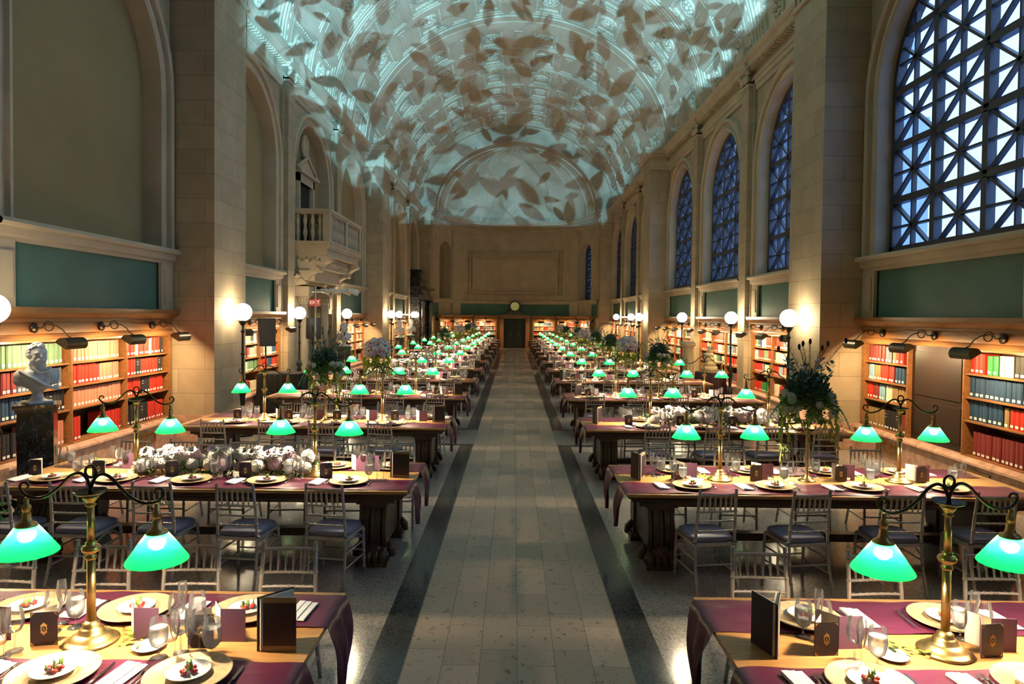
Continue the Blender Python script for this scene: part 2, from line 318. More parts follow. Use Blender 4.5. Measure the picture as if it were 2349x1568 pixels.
# ------------------------------------------------------------------ mesh builder
class MB:
    def __init__(s, M=None): s.v = []; s.f = []; s.mi = []; s.sm = []; s.M = M; s.m = 0; s.smooth = False
    def pts(s, P):
        i = len(s.v)
        if s.M is not None: P = [tuple(s.M @ Vector(p)) for p in P]
        s.v.extend(P); return i
    def face(s, idx): s.f.append(tuple(idx)); s.mi.append(s.m); s.sm.append(s.smooth)
    def poly(s, P): i = s.pts(P); s.face(range(i, i + len(P)))
    def box(s, x0, x1, y0, y1, z0, z1):
        i = s.pts([(x0, y0, z0), (x1, y0, z0), (x1, y1, z0), (x0, y1, z0), (x0, y0, z1), (x1, y0, z1), (x1, y1, z1), (x0, y1, z1)])
        sm = s.smooth; s.smooth = False
        for q in ((0, 3, 2, 1), (4, 5, 6, 7), (0, 1, 5, 4), (1, 2, 6, 5), (2, 3, 7, 6), (3, 0, 4, 7)): s.face([i + k for k in q])
        s.smooth = sm; return s
    def bevbox(s, x0, x1, y0, y1, z0, z1, b):
        # box with chamfered top edges
        i = s.pts([(x0, y0, z0), (x1, y0, z0), (x1, y1, z0), (x0, y1, z0), (x0, y0, z1 - b), (x1, y0, z1 - b), (x1, y1, z1 - b), (x0, y1, z1 - b),
                   (x0 + b, y0 + b, z1), (x1 - b, y0 + b, z1), (x1 - b, y1 - b, z1), (x0 + b, y1 - b, z1)])
        for q in ((0, 3, 2, 1), (8, 9, 10, 11), (0, 1, 5, 4), (1, 2, 6, 5), (2, 3, 7, 6), (3, 0, 4, 7), (4, 5, 9, 8), (5, 6, 10, 9), (6, 7, 11, 10), (7, 4, 8, 11)): s.face([i + k for k in q])
        return s
    def ring(s, c, r, n, ux, uy, ph=0):
        return [tuple(c[k] + r * (math.cos(ph + 2 * PI * j / n) * ux[k] + math.sin(ph + 2 * PI * j / n) * uy[k]) for k in range(3)) for j in range(n)]
    def lathe(s, prof, n=16, o=(0, 0, 0), cap0=True, cap1=True, ph=0, sx=1.0, sy=1.0):
        # prof: (r, z) going up
        P = []
        for (r, z) in prof: P += [(o[0] + sx * r * math.cos(ph + 2 * PI * j / n), o[1] + sy * r * math.sin(ph + 2 * PI * j / n), o[2] + z) for j in range(n)]
        i = s.pts(P); sm = s.smooth; s.smooth = True
        for k in range(len(prof) - 1):
            for j in range(n):
                a = i + k * n + j; b = i + k * n + (j + 1) % n
                s.face((a, b, b + n, a + n))
        s.smooth = False
        if cap0 and prof[0][0] > 1e-5: s.face([i + j for j in range(n)][::-1])
        if cap1 and prof[-1][0] > 1e-5: s.face([i + (len(prof) - 1) * n + j for j in range(n)])
        s.smooth = sm; return s
    def tube(s, path, r, n=8, caps=True, closed=False):
        P = [Vector(p) for p in path]; m = len(P)
        rs = r if isinstance(r, (list, tuple)) else [r] * m
        pts = []; up = None
        for k in range(m):
            if closed: t = P[(k + 1) % m] - P[k - 1]
            else: t = P[min(k + 1, m - 1)] - P[max(k - 1, 0)]
            t = t.normalized() if t.length > 1e-9 else Vector((0, 0, 1))
            if up is None:
                up = t.orthogonal().normalized()
            else:
                up = (up - t * up.dot(t)); up = up.normalized() if up.length > 1e-6 else t.orthogonal().normalized()
            w = t.cross(up)
            pts += s.ring(P[k], rs[k], n, up, w)
        i = s.pts(pts); sm = s.smooth; s.smooth = True
        for k in range(m if closed else m - 1):
            k2 = (k + 1) % m
            for j in range(n):
                s.face((i + k * n + j, i + k * n + (j + 1) % n, i + k2 * n + (j + 1) % n, i + k2 * n + j))
        s.smooth = False
        if caps and not closed:
            s.face([i + j for j in range(n)][::-1]); s.face([i + (m - 1) * n + j for j in range(n)])
        s.smooth = sm; return s
    def sphere(s, c, r, n=12, m=8, sz=1.0, jit=0.0, sx=1.0, sy=1.0):
        P = [(c[0], c[1], c[2] - r * sz)]
        for k in range(1, m):
            a = -PI / 2 + PI * k / m
            for j in range(n):
                q = r * (1 + ru(-jit, jit)) if jit else r
                P.append((c[0] + sx * q * math.cos(a) * math.cos(2 * PI * j / n), c[1] + sy * q * math.cos(a) * math.sin(2 * PI * j / n), c[2] + q * math.sin(a) * sz))
        P.append((c[0], c[1], c[2] + r * sz))
        i = s.pts(P); sm = s.smooth; s.smooth = True
        for j in range(n):
            s.face((i, i + 1 + (j + 1) % n, i + 1 + j)); t = i + 1 + (m - 2) * n
            s.face((t + j, t + (j + 1) % n, i + len(P) - 1))
            for k in range(m - 2):
                a = i + 1 + k * n + j; b = i + 1 + k * n + (j + 1) % n
                s.face((a, b, b + n, a + n))
        s.smooth = sm; return s
    def prism(s, poly, axis, a, b):
        # poly: list of 2D points, extruded along axis ('x','y','z') from a to b
        def p3(u, v, w):
            return {'x': (w, u, v), 'y': (u, w, v), 'z': (u, v, w)}[axis]
        n = len(poly); i = s.pts([p3(u, v, a) for u, v in poly] + [p3(u, v, b) for u, v in poly])
        s.face([i + k for k in range(n)][::-1]); s.face([i + n + k for k in range(n)])
        for k in range(n): s.face((i + k, i + (k + 1) % n, i + n + (k + 1) % n, i + n + k))
        return s
    def sweep(s, path, prof, close=False):
        # path: list of (pos Vector, offset dir Vector, projection dir Vector); prof: list of (offset, projection)
        P = []
        for (p, o, q) in path:
            for (a, b) in prof: P.append(tuple(p + o * a + q * b))
        i = s.pts(P); n = len(prof)
        for k in range(len(path) - 1):
            for j in range(n - 1):
                s.face((i + k * n + j, i + k * n + j + 1, i + (k + 1) * n + j + 1, i + (k + 1) * n + j))
        if close:
            s.face([i + j for j in range(n)]); s.face([i + (len(path) - 1) * n + j for j in range(n)][::-1])
        return s
    def build(s, name, mats, parent=None, loc=None, rz=None):
        me = bpy.data.meshes.new(name)
        me.from_pydata(s.v, [], s.f)
        if not isinstance(mats, (list, tuple)): mats = [mats]
        for m in mats: me.materials.append(m)
        me.polygons.foreach_set('material_index', s.mi)
        me.polygons.foreach_set('use_smooth', s.sm)
        me.update()
        o = bpy.data.objects.new(name, me); COL.objects.link(o)
        if parent is not None: o.parent = parent
        if loc is not None: o.location = loc
        if rz is not None: o.rotation_euler = (0, 0, rz)
        return o

def tag(o, label, cat, group=None, kind=None):
    if label: o['label'] = label
    if cat: o['category'] = cat
    if group: o['group'] = group
    if kind: o['kind'] = kind
    return o
def struct(o, label=None):
    o['kind'] = 'structure'
    if label: o['label'] = label
    return o
def empty(name, loc=(0, 0, 0), rz=0.0):
    o = bpy.data.objects.new(name, None); COL.objects.link(o); o.location = loc; o.rotation_euler = (0, 0, rz)
    o.empty_display_size = 0.05
    return o
KIDS = {}
def kids(o):
    k = KIDS.get(o.name)
    if k is None: k = KIDS[o.name] = list(o.children)
    return k
def copy_tree(o, parent=None):
    c = o.copy(); COL.objects.link(c)
    if parent is not None: c.parent = parent
    for ch in kids(o): copy_tree(ch, c)
    return c
class Proto:
    """first place() uses the prototype itself, later ones copy it"""
    def __init__(s, o): s.o = o; s.used = False
    def place(s, loc, rz=0.0, label=None, cat=None, group=None, sc=None, tilt=None):
        if s.used: c = copy_tree(s.o)
        else:
            c = s.o; s.used = True
            _ = [kids(x) for x in [c] + list(c.children_recursive)]
        c.location = loc; c.rotation_euler = (tilt[0], tilt[1], rz) if tilt else (0, 0, rz)
        if sc: c.scale = sc if isinstance(sc, tuple) else (sc, sc, sc)
        tag(c, label, cat, group)
        return c
ORD = ['zeroth', 'first', 'second', 'third', 'fourth', 'fifth', 'sixth', 'seventh', 'eighth', 'ninth', 'tenth', 'eleventh', 'twelfth', 'thirteenth', 'fourteenth', 'fifteenth', 'sixteenth', 'seventeenth', 'eighteenth', 'nineteenth', 'twentieth',
       'twenty-first', 'twenty-second', 'twenty-third', 'twenty-fourth', 'twenty-fifth', 'twenty-sixth', 'twenty-seventh', 'twenty-eighth']
def nearest(i): return 'nearest' if i == 1 else ORD[i]
def light(kind, name, loc, energy, color, parent=None, size=0.05, rot=None, **kw):
    d = bpy.data.lights.new(name, kind); d.energy = energy; d.color = color
    if kind == 'AREA':
        d.shape = 'RECTANGLE'; d.size = size[0]; d.size_y = size[1]
    else: d.shadow_soft_size = size
    for k, v in kw.items(): setattr(d, k, v)
    o = bpy.data.objects.new(name, d); COL.objects.link(o); o.location = loc
    if rot: o.rotation_euler = rot
    if parent is not None: o.parent = parent
    return o
# ================================================================== THE HALL
XW, XP, XR, XL = 6.56, 5.72, 6.85, 6.35      # main wall, pier face, recess plane, pilaster face
CO = 9.66                                    # springing of the vault
VA, VB = 6.56, 5.62
SUB = []                                     # sub-bays (y0, y1, index)
for k, base in enumerate((-3.6, 12.9, 29.4)):
    for j in range(3):
        y0 = base + 1.5 + j * 5.25
        SUB.append((y0, y0 + 4.5, k, j))
PIER_Y = [(-3.6, -2.1), (12.9, 14.4), (29.4, 30.9), (45.9, 47.3)]
PIL_Y = [(b + 6.0 + j * 5.25, b + 6.75 + j * 5.25) for b in (-3.6, 12.9, 29.4) for j in range(2)]

# ---- floor
def floor():
    mb = MB()
    def rect(x0, x1, y0, y1, m):
        mb.m = m; mb.poly([(x0, y0, 0), (x1, y0, 0), (x1, y1, 0), (x0, y1, 0)])
    rect(-.8, .8, -3.6, 53, 0)
    seg = [(-3.6, 13.0, True), (13.0, 14.6, False), (14.6, 29.5, True), (29.5, 31.1, False), (31.1, 46.1, True), (46.1, 53.0, False)]
    for (a, b, band) in seg:
        for s in (-1, 1):
            X = lambda v: (min(s * v[0], s * v[1]), max(s * v[0], s * v[1]))
            if band:
                rect(*X((.8, 1.05)), a, b, 2)
                lo, hi = a + .17, b - .17
                rect(*X((1.05, 7.2)), a, lo, 2); rect(*X((1.05, 7.2)), lo, hi, 1); rect(*X((1.05, 7.2)), hi, b, 2)
            else:
                rect(*X((.8, 7.2)), a, b, 1)
    struct(mb.build('floor', [aisle_m, terr_l, terr_d]))
floor()

# ---- arch helpers
def arch_path(s, c, hw, zs, zp, x0=XW, n=20):
    q = Vector((-s, 0, 0)); out = []
    out.append((Vector((s * x0, c - hw, zs)), Vector((0, -1, 0)), q))
    for i in range(n + 1):
        a = PI - PI * i / n
        out.append((Vector((s * x0, c + hw * math.cos(a), zp + hw * math.sin(a))), Vector((0, math.cos(a), math.sin(a))), q))
    out.append((Vector((s * x0, c + hw, zs)), Vector((0, 1, 0)), q))
    return out
ARCHI = [(0, -.29), (0, .05), (.04, .085), (.09, .085), (.11, .02), (.24, .02), (.26, .10), (.31, .13), (.36, .11), (.39, .02), (.39, 0)]
ZS, ZP, HW = 3.62, 6.50, 1.85
def wall_bay(s, y0, y1, kind):
    name = 'wall_right' if s > 0 else 'wall_left'
    c = (y0 + y1) / 2; mb = MB(); mb.m = 0
    def yz(y_0, y_1, z0, z1, x=XW): mb.poly([(s * x, y_0, z0), (s * x, y_1, z0), (s * x, y_1, z1), (s * x, y_0, z1)])
    zt = 8.80
    yz(y0, c - HW, ZS - .3, zt); yz(c + HW, y1, ZS - .3, zt)
    p = arch_path(s, c, HW, ZS, ZP)[1:-1]
    for i in range(len(p) - 1):
        a, b = p[i][0], p[i + 1][0]
        mb.poly([tuple(a), tuple(b), (s * XW, b.y, zt), (s * XW, a.y, zt)])
    mb.m = 1
    mb.sweep(arch_path(s, c, HW, ZS, ZP), ARCHI)
    # ledge
    q = Vector((-s, 0, 0)); up = Vector((0, 0, 1))
    prof = [(0, -.34), (0, .20), (-.05, .22), (-.09, .20), (-.10, .13), (-.20, .11), (-.22, .06), (-.27, .05), (-.27, -.04)]
    mb.sweep([(Vector((s * XW, y0, ZS)), up, q), (Vector((s * XW, y1, ZS)), up, q)], prof)
    # posts beside the green panel
    for (a, b) in ((y0, y0 + .42), (y1 - .42, y1)):
        mb.box(min(s * XW, s * (XW - .06)), max(s * XW, s * (XW - .06)), a, b, 2.45, ZS - .26)
        mb.box(min(s * (XW - .06), s * (XW - .085)), max(s * (XW - .06), s * (XW - .085)), a + .07, b - .07, 2.62, ZS - .40)
    if kind == 'books' or kind == 'plainbooks':
        mb.m = 2; yz(y0, y1, 2.45, ZS - .26, XW + .03)
        mb.m = 0; yz(y0, y1, 2.4, ZS + .01, XR + .17)
        mb.m = 0; yz(y0, y1, 0, 2.5, 7.02)
    if s < 0 and kind != 'balcony':
        mb.m = 3
        pts = [tuple(Vector((s * XR, v[0].y, v[0].z))) for v in arch_path(s, c, HW, ZS, ZP)]
        mb.poly(pts)
    o = mb.build(name, [stone, stone_plain, green_panel, panel_m]); struct(o)
    return o
for (y0, y1, k, j) in SUB:
    for s in (-1, 1):
        kind = 'books'
        if s < 0 and (k, j) == (1, 1): kind = 'balcony'
        if s < 0 and (k, j) == (2, 2): kind = 'portal'
        wall_bay(s, y0, y1, kind)
wb = MB(); wb.poly([(-7, -3.6, 0), (7, -3.6, 0), (7, -3.6, 16), (-7, -3.6, 16)]); struct(wb.build('wall_back', stone))

# ---- big piers and pilasters with capitals
def capital(mb, x0, x1, y0, y1, z0, z1, faces):
    h = z1 - z0
    for (e, a, b) in ((.05, 0, .06), (.02, .06, .55), (.10, .55, .62), (.16, .62, .75), (.24, .75, .9), (.28, .9, 1.0)):
        mb.box(x0 - e, x1 + e, y0 - e, y1 + e, z0 + a * h, z0 + b * h)
for s in (-1, 1):
    nm = 'column_right' if s > 0 else 'column_left'
    for (y0, y1) in PIER_Y:
        mb = MB()
        xa, xb = sorted((s * XP, s * 7.0))
        mb.m = 0; mb.box(xa, xb, y0, y1, 0, CO)
        mb.m = 2; mb.box(xa - (.04 if s > 0 else 0), xb + (.04 if s < 0 else 0), y0 - .03, y1 + .03, 0, .5)
        mb.m = 1; capital(mb, xa, xb, y0, y1, 8.78, CO, 0)
        mb.m = 1
        for i in range(7):   # flutes and roundels in the capital frieze
            yy = y0 + .12 + i * (y1 - y0 - .24) / 6
            x_in = s * (XP - .03)
            mb.box(min(x_in, x_in - s * .03), max(x_in, x_in - s * .03), yy - .04, yy + .04, 8.9, 9.2)
        for i in range(5):
            xx = s * (XP + .1 + i * .16); mb.box(xx - .035, xx + .035, y0 - .055, y0 - .02, 8.9, 9.2)
        struct(mb.build(nm, [stone, stone_plain, pink_marble]))
    for (y0, y1) in PIL_Y:
        mb = MB(); xa, xb = sorted((s * XL, s * 7.02)); xc, xd = sorted((s * (XL + .12), s * 7.0))
        mb.m = 0; mb.box(xa, xb, y0 + .10, y1 - .10, 0, 9.0); mb.box(xc, xd, y0, y1, 0, 9.0)
        mb.m = 2; mb.box(xa - .04, xb + .04, y0 - .03, y1 + .03, 0, .5)
        mb.m = 1
        x2, x3 = sorted((s * XL, s * XW))
        for (e, a, b) in ((.04, 8.86, 8.92), (.0, 8.92, 8.98), (.06, 9.26, 9.31), (.10, 9.31, 9.38)): mb.box(x2 - e, x3 + e, y0 + .1 - e, y1 - .1 + e, a, b)
        # acanthus leaves and volutes
        mb.smooth = True
        for i in range(4):
            yy = y0 + .16 + i * .145
            mb.sphere((s * (XL - .02), yy, 9.08), .075, 8, 6, 1.5); mb.sphere((s * (XL - .05), yy, 9.17), .04, 6, 4)
        for yy in (y0 + .08, y1 - .08): mb.sphere((s * (XL - .05), yy, 9.22), .07, 8, 6)
        mb.smooth = False
        # console standing on the cornice
        mb.box(*sorted((s * (XL - .12), s * XW)), y0 + .1, y1 - .1, 9.38, 9.66); mb.box(*sorted((s * (XL - .18), s * XW)), y0 + .05, y1 - .05, 9.6, 9.9)
        struct(mb.build('column_right' if s > 0 else 'column_left', [stone, stone_plain, pink_marble]))

# ---- entablature running along both walls
ENT = [(8.72, 0), (8.72, .05), (8.86, .05), (8.88, .09), (9.0, .09), (9.02, .13), (9.06, .13), (9.07, .04), (9.28, .04), (9.30, .08), (9.35, .12), (9.36, .26), (9.48, .28), (9.52, .34), (9.60, .38), (9.66, .38), (9.66, -.3)]
for s in (-1, 1):
    for k in range(3):
        y0, y1 = PIER_Y[k][1], PIER_Y[k + 1][0]
        mb = MB(); q = Vector((-s, 0, 0)); up = Vector((0, 0, 1)); Z0 = Vector((s * XW, 0, 0))
        mb.sweep([(Z0 + Vector((0, y0, 0)), up, q), (Z0 + Vector((0, y1, 0)), up, q)], ENT)
        n = int((y1 - y0) / .16)
        for i in range(n):  # dentils
            yy = y0 + .05 + i * .16
            mb.box(*sorted((s * (XW - .05), s * (XW - .20))), yy, yy + .085, 9.285, 9.355)
        struct(mb.build('trim_1', stone_plain))

# ---- the coffered barrel vault
NT = 400
_tab = [(0.0, 0.0)]
for i in range(1, NT + 1):
    a0, a1 = PI * (i - 1) / NT, PI * i / NT
    _tab.append((PI * i / NT, _tab[-1][1] + math.hypot(VA * (math.cos(a1) - math.cos(a0)), VB * (math.sin(a1) - math.sin(a0)))))
VL = _tab[-1][1]
def vt(sarc):
    lo = min(max(sarc / VL, 0), 1) * NT
    # table search
    a, b = 0, NT
    while b - a > 1:
        m = (a + b) // 2
        if _tab[m][1] <= sarc: a = m
        else: b = m
    t0, s0 = _tab[a]; t1, s1 = _tab[b]
    return t0 + (t1 - t0) * (0 if s1 == s0 else min(max((sarc - s0) / (s1 - s0), 0), 1))
def vp(sarc, y, d=0.0):
    t = vt(sarc); x, z = VA * math.cos(t), VB * math.sin(t)
    nx, nz = math.cos(t) / VA, math.sin(t) / VB; l = math.hypot(nx, nz)
    return (x + d * nx / l, y, CO + z + d * nz / l)
def vault():
    mb = MB()
    wid = [1.55 if i % 2 == 0 else .95 for i in range(15)]; k = VL / sum(wid); wid = [w * k for w in wid]
    def strip(s0, s1, y0, y1, d, n=2):
        for i in range(n):
            a, b = s0 + (s1 - s0) * i / n, s0 + (s1 - s0) * (i + 1) / n
            mb.poly([vp(a, y0, d), vp(b, y0, d), vp(b, y1, d), vp(a, y1, d)])
    def nest(s0, s1, y0, y1, levels, n=3):
        # rectangular steps going outward from the hall: levels [(inset, depth)...]
        cur = (s0, s1, y0, y1, 0.0)
        for (ins, dep) in levels:
            a0, a1, b0, b1, d = cur
            c0, c1, e0, e1 = a0 + ins, a1 - ins, b0 + ins, b1 - ins
            strip(a0, a1, b0, e0, d, n); strip(a0, a1, e1, b1, d, n)
            mb.poly([vp(a0, e0, d), vp(c0, e0, d), vp(c0, e1, d), vp(a0, e1, d)]); mb.poly([vp(c1, e0, d), vp(a1, e0, d), vp(a1, e1, d), vp(c1, e1, d)])
            for i in range(n):
                u, v = c0 + (c1 - c0) * i / n, c0 + (c1 - c0) * (i + 1) / n
                for yy in (e0, e1): mb.poly([vp(u, yy, d), vp(v, yy, d), vp(v, yy, dep), vp(u, yy, dep)])
            for ss in (c0, c1): mb.poly([vp(ss, e0, d), vp(ss, e1, d), vp(ss, e1, dep), vp(ss, e0, dep)])
            cur = (c0, c1, e0, e1, dep)
        strip(cur[0], cur[1], cur[2], cur[3], cur[4], n)
        return cur
    def block(s0, s1, y0, y1, d0, d1):
        A = [vp(s0, y0, d0), vp(s1, y0, d0), vp(s1, y1, d0), vp(s0, y1, d0), vp(s0, y0, d1), vp(s1, y0, d1), vp(s1, y1, d1), vp(s0, y1, d1)]
        i = mb.pts(A)
        for q in ((4, 5, 6, 7), (0, 1, 5, 4), (1, 2, 6, 5), (2, 3, 7, 6), (3, 0, 4, 7)): mb.face([i + z for z in q])
    def ringband(y0, y1, d, n=48):
        for i in range(n):
            a, b = VL * i / n, VL * (i + 1) / n
            mb.poly([vp(a, y0, d), vp(b, y0, d), vp(b, y1, d), vp(a, y1, d)])
    def edge(y, d0, d1, n=48):
        for i in range(n):
            a, b = VL * i / n, VL * (i + 1) / n
            mb.poly([vp(a, y, d0), vp(b, y, d0), vp(b, y, d1), vp(a, y, d1)])
    def steps(y0, y1, seq):
        # seq of (fraction end, depth)
        prev = y0; pd = 0.0
        for (fr, d) in seq:
            ye = y0 + (y1 - y0) * fr
            edge(prev, pd, d); ringband(prev, ye, d); prev = ye; pd = d
        edge(y1, pd, 0.0)
    for (y0, y1) in PIER_Y: steps(y0, y1, [(.03, .04), (.34, -.05), (.36, -.06), (.66, -.07), (.97, -.06), (1.0, .04)])
    for (y0, y1) in PIL_Y:
        steps(y0, y1, [(.12, -.05), (.2, -.02), (.8, -.06), (.88, -.02), (1.0, -.05)])
        for i in range(60):
            a = VL * (i + .3) / 60; block(a, a + .14, y0 + .28, y1 - .28, -.06, -.085)
    for (y0, y1, k_, j_) in SUB:
        rows = [(y0, y0 + 2.25), (y0 + 2.25, y1)]
        for (a, b) in rows:
            s0 = 0.0
            for i, w in enumerate(wid):
                s1 = s0 + w
                if k_ == 0: nest(s0, s1, a, b, [(.2, .12)], 1)
                elif i % 2 == 0:
                    c = nest(s0, s1, a, b, [(.13, .035), (.06, .04), (.04, .09), (.14, .10), (.03, .17)], 3)
                    # dentils along the two long sides of the coffer
                    nd = 9
                    for q in range(nd):
                        yy = a + .30 + q * (b - a - .60) / nd
                        for ss in (s0 + .245, s1 - .305): block(ss, ss + .06, yy, yy + .09, .09, .065)
                    nd = 5
                    for q in range(nd):
                        sc_ = s0 + .34 + q * (w - .68) / nd
                        for yy in (a + .245, b - .305): block(sc_, sc_ + .1, yy, yy + .06, .09, .065)
                    # rosette
                    cs, cyy = (s0 + s1) / 2, (a + b) / 2
                    base = Vector(vp(cs, cyy, .17)); nrm = (Vector(vp(cs, cyy, 0)) - base).normalized()
                    ty = Vector((0, 1, 0)); tx = nrm.cross(ty)
                    Mx = Matrix((( *tx[:1], *ty[:1], *nrm[:1], base.x), (tx.y, ty.y, nrm.y, base.y), (tx.z, ty.z, nrm.z, base.z), (0, 0, 0, 1)))
                    mb.M = Mx; mb.lathe([(.42, 0), (.42, .05), (.36, .08), (.31, .04), (.30, .02)], 16, cap0=False, cap1=False)
                    for q in range(8):
                        an = q * PI / 4; mb.sphere((.19 * math.cos(an), .19 * math.sin(an), .03), .085, 6, 4, .8)
                    mb.sphere((0, 0, .05), .10, 8, 5); mb.M = None
                else:
                    c = nest(s0, s1, a, b, [(.13, .035), (.08, .07), (.10, .03)], 2)
                    block((c[0] + c[1]) / 2 - .05, (c[0] + c[1]) / 2 + .05, c[2] + .25, c[3] - .25, .03, .01)
                s0 = s1
    o = mb.build('ceiling', vault_m); struct(o)
vault()

# ---- apse: tympanum ring, conch, curved wall
AR, AY, AA, AB = 5.75, 47.3, 5.45, 4.5
def apse():
    mb = MB(); n = 40
    def el(a, b, t): return (a * math.cos(t), CO + b * math.sin(t))
    for i in range(n):
        t0, t1 = PI * i / n, PI * (i + 1) / n
        for (a0, b0, a1, b1, ya, yb) in ((VA + .3, VB + .3, AA + .55, AB + .55, 46.3, 46.3), (AA + .55, AB + .55, AA + .55, AB + .55, 46.3, 46.2), (AA + .55, AB + .55, AA + .42, AB + .42, 46.2, 46.2), (AA + .42, AB + .42, AA + .42, AB + .42, 46.2, 46.26),
                                         (AA + .42, AB + .42, AA + .1, AB + .1, 46.26, 46.26), (AA + .1, AB + .1, AA + .1, AB + .1, 46.26, 46.18), (AA + .1, AB + .1, AA, AB, 46.18, 46.18), (AA, AB, AA, AB, 46.18, AY)):
            p, q = el(a0, b0, t0), el(a0, b0, t1); r, w = el(a1, b1, t0), el(a1, b1, t1)
            mb.poly([(p[0], ya, p[1]), (q[0], ya, q[1]), (w[0], yb, w[1]), (r[0], yb, r[1])])
        mb.m = 0
    for i in range(40):  # small blocks around the arch face
        t = PI * (i + .5) / 40; p = el(AA + .26, AB + .26, t); mb.box(p[0] - .07, p[0] + .07, 46.23, 46.27, p[1] - .07, p[1] + .07)
    struct(mb.build('wall_end', stone_plain))
    # conch
    mb = MB(); m = 14; nn = 36; mb.smooth = True
    def cp(i, j, d=0.0):
        az = PI * i / nn; e = (PI / 2) * j / m
        r = AA + d
        return (r * math.cos(az) * math.cos(e), AY + r * math.sin(az) * math.cos(e), CO + (AB + d) * math.sin(e))
    for i in range(nn):
        for j in range(m): mb.poly([cp(i, j), cp(i + 1, j), cp(i + 1, j + 1), cp(i, j + 1)])
    mb.smooth = False
    for i in range(0, nn + 1, 4):  # raised radiating ribs
        for j in range(m - 1):
            a = .16; mb.poly([cp(i - a, j, -.07), cp(i + a, j, -.07), cp(i + a, j + 1, -.07), cp(i - a, j + 1, -.07)])
            for q in (-a, a): mb.poly([cp(i + q, j, 0), cp(i + q, j, -.07), cp(i + q, j + 1, -.07), cp(i + q, j + 1, 0)])
    for j0 in (1.2, 3.6, 6.2, 9.0):  # rings of coffer frames
        for i in range(0, nn, 4):
            for (u0, u1, w0, w1) in ((.6, 3.4, 0, .12), (.6, 3.4, 1.55, 1.67), (.6, .75, 0, 1.67), (3.25, 3.4, 0, 1.67)):
                mb.poly([cp(i + u0, j0 + w0, -.04), cp(i + u1, j0 + w0, -.04), cp(i + u1, j0 + w1, -.04), cp(i + u0, j0 + w1, -.04)])
                mb.poly([cp(i + u0, j0 + w0, -.04), cp(i + u1, j0 + w0, -.04), cp(i + u1, j0 + w0, 0), cp(i + u0, j0 + w0, 0)])
    struct(mb.build('ceiling', vault_m))
    # curved wall of flat facets (angle measured from +x)
    mb = MB(); N = 32
    P = lambda an, r=AR: (r * math.cos(an), AY - .4 + r * math.sin(an))
    hole = [(PI * 3 / 32, PI * 6.5 / 32), (PI * 25.5 / 32, PI * 29 / 32)]
    angs = sorted(set([PI * i / N for i in range(N + 1)] + [h for q in hole for h in q]))
    angs = [a for a in angs if not any(h[0] + 1e-6 < a < h[1] - 1e-6 for h in hole)]
    for a, b in zip(angs[:-1], angs[1:]):
        p, q = P(a), P(b); isw = any(abs(a - h[0]) < 1e-6 for h in hole)
        if not isw:
            mb.m = 0; mb.poly([(*p, 0), (*q, 0), (*q, CO + .3), (*p, CO + .3)])
        else:
            pv, qv = Vector((*p, 0)), Vector((*q, 0)); d = (qv - pv); w = d.length; d /= w
            out = Vector((math.cos((a + b) / 2), math.sin((a + b) / 2), 0)); c = (pv + qv) / 2; hw = .78
            up = Vector((0, 0, 1))
            def X(u, z, o=0.0): return tuple(c + d * u + up * z + out * o)
            mb.m = 0
            mb.poly([X(-w / 2, 0), X(w / 2, 0), X(w / 2, 3.7), X(-w / 2, 3.7)])
            mb.poly([X(-w / 2, 3.7), X(-hw, 3.7), X(-hw, 7.0), X(-w / 2, 7.0)]); mb.poly([X(w / 2, 3.7), X(hw, 3.7), X(hw, 7.0), X(w / 2, 7.0)])
            arc = [(-hw * math.cos(PI * i / 12), 7.0 + hw * math.sin(PI * i / 12)) for i in range(13)]
            mb.poly([X(-w / 2, 7.0), X(-hw, 7.0), X(-hw, CO + .3), X(-w / 2, CO + .3)]); mb.poly([X(w / 2, 7.0), X(hw, 7.0), X(hw, CO + .3), X(w / 2, CO + .3)])
            for i in range(12): mb.poly([X(*arc[i]), X(*arc[i + 1]), X(arc[i + 1][0], CO + .3), X(arc[i][0], CO + .3)])
            line = [(-hw, 3.7)] + arc + [(hw, 3.7), (-hw, 3.7)]
            for i in range(len(line) - 1): mb.poly([X(*line[i]), X(*line[i + 1]), X(*line[i + 1], .7), X(*line[i], .7)])
            if a > PI / 2: mb.m = 1; mb.poly([X(*v, .7) for v in line[:-1]])
            else: WIN_APSE.append((c + out * .6, d, hw))
    mb.m = 0
    def ringsweep(prof, a0=0.0, a1=PI, n=40):
        path = []
        for i in range(n + 1):
            an = a0 + (a1 - a0) * i / n; p = P(an)
            path.append((Vector((*p, 0)), Vector((0, 0, 1)), Vector((-math.cos(an), -math.sin(an), 0))))
        mb.sweep(path, prof)
    mb.m = 2
    ringsweep([(z - .05, d) for z, d in ENT[:-1]] + [(9.66, -.35)])
    ringsweep([(3.35, 0), (3.35, .06), (3.42, .10), (3.58, .12), (3.62, .16), (3.62, 0)])
    mb.m = 3; ringsweep([(2.4, .02), (3.35, .02)]); mb.m = 2
    for dg in (40, 140):  # pilaster strips between panels
        a = math.radians(dg); w = .075
        p0, p1 = P(a - w, AR - .1), P(a + w, AR - .1)
        mb.poly([(*p0, 2.5), (*p1, 2.5), (*p1, 8.7), (*p0, 8.7)])
        for pp, qq in ((P(a - w), p0), (P(a + w), p1)): mb.poly([(*pp, 2.5), (*qq, 2.5), (*qq, 8.7), (*pp, 8.7)])
    # the great framed panel in the middle
    a0, a1 = math.radians(90 - 38), math.radians(90 + 38)
    for (z, s_) in ((4.05, 1), (7.35, -1)):
        ringsweep([(z, 0), (z, .10), (z + s_ * .06, .18), (z + s_ * .12, .05), (z + s_ * .30, .05), (z + s_ * .34, .16), (z + s_ * .42, .16), (z + s_ * .42, -.0)], a0, a1, 24)
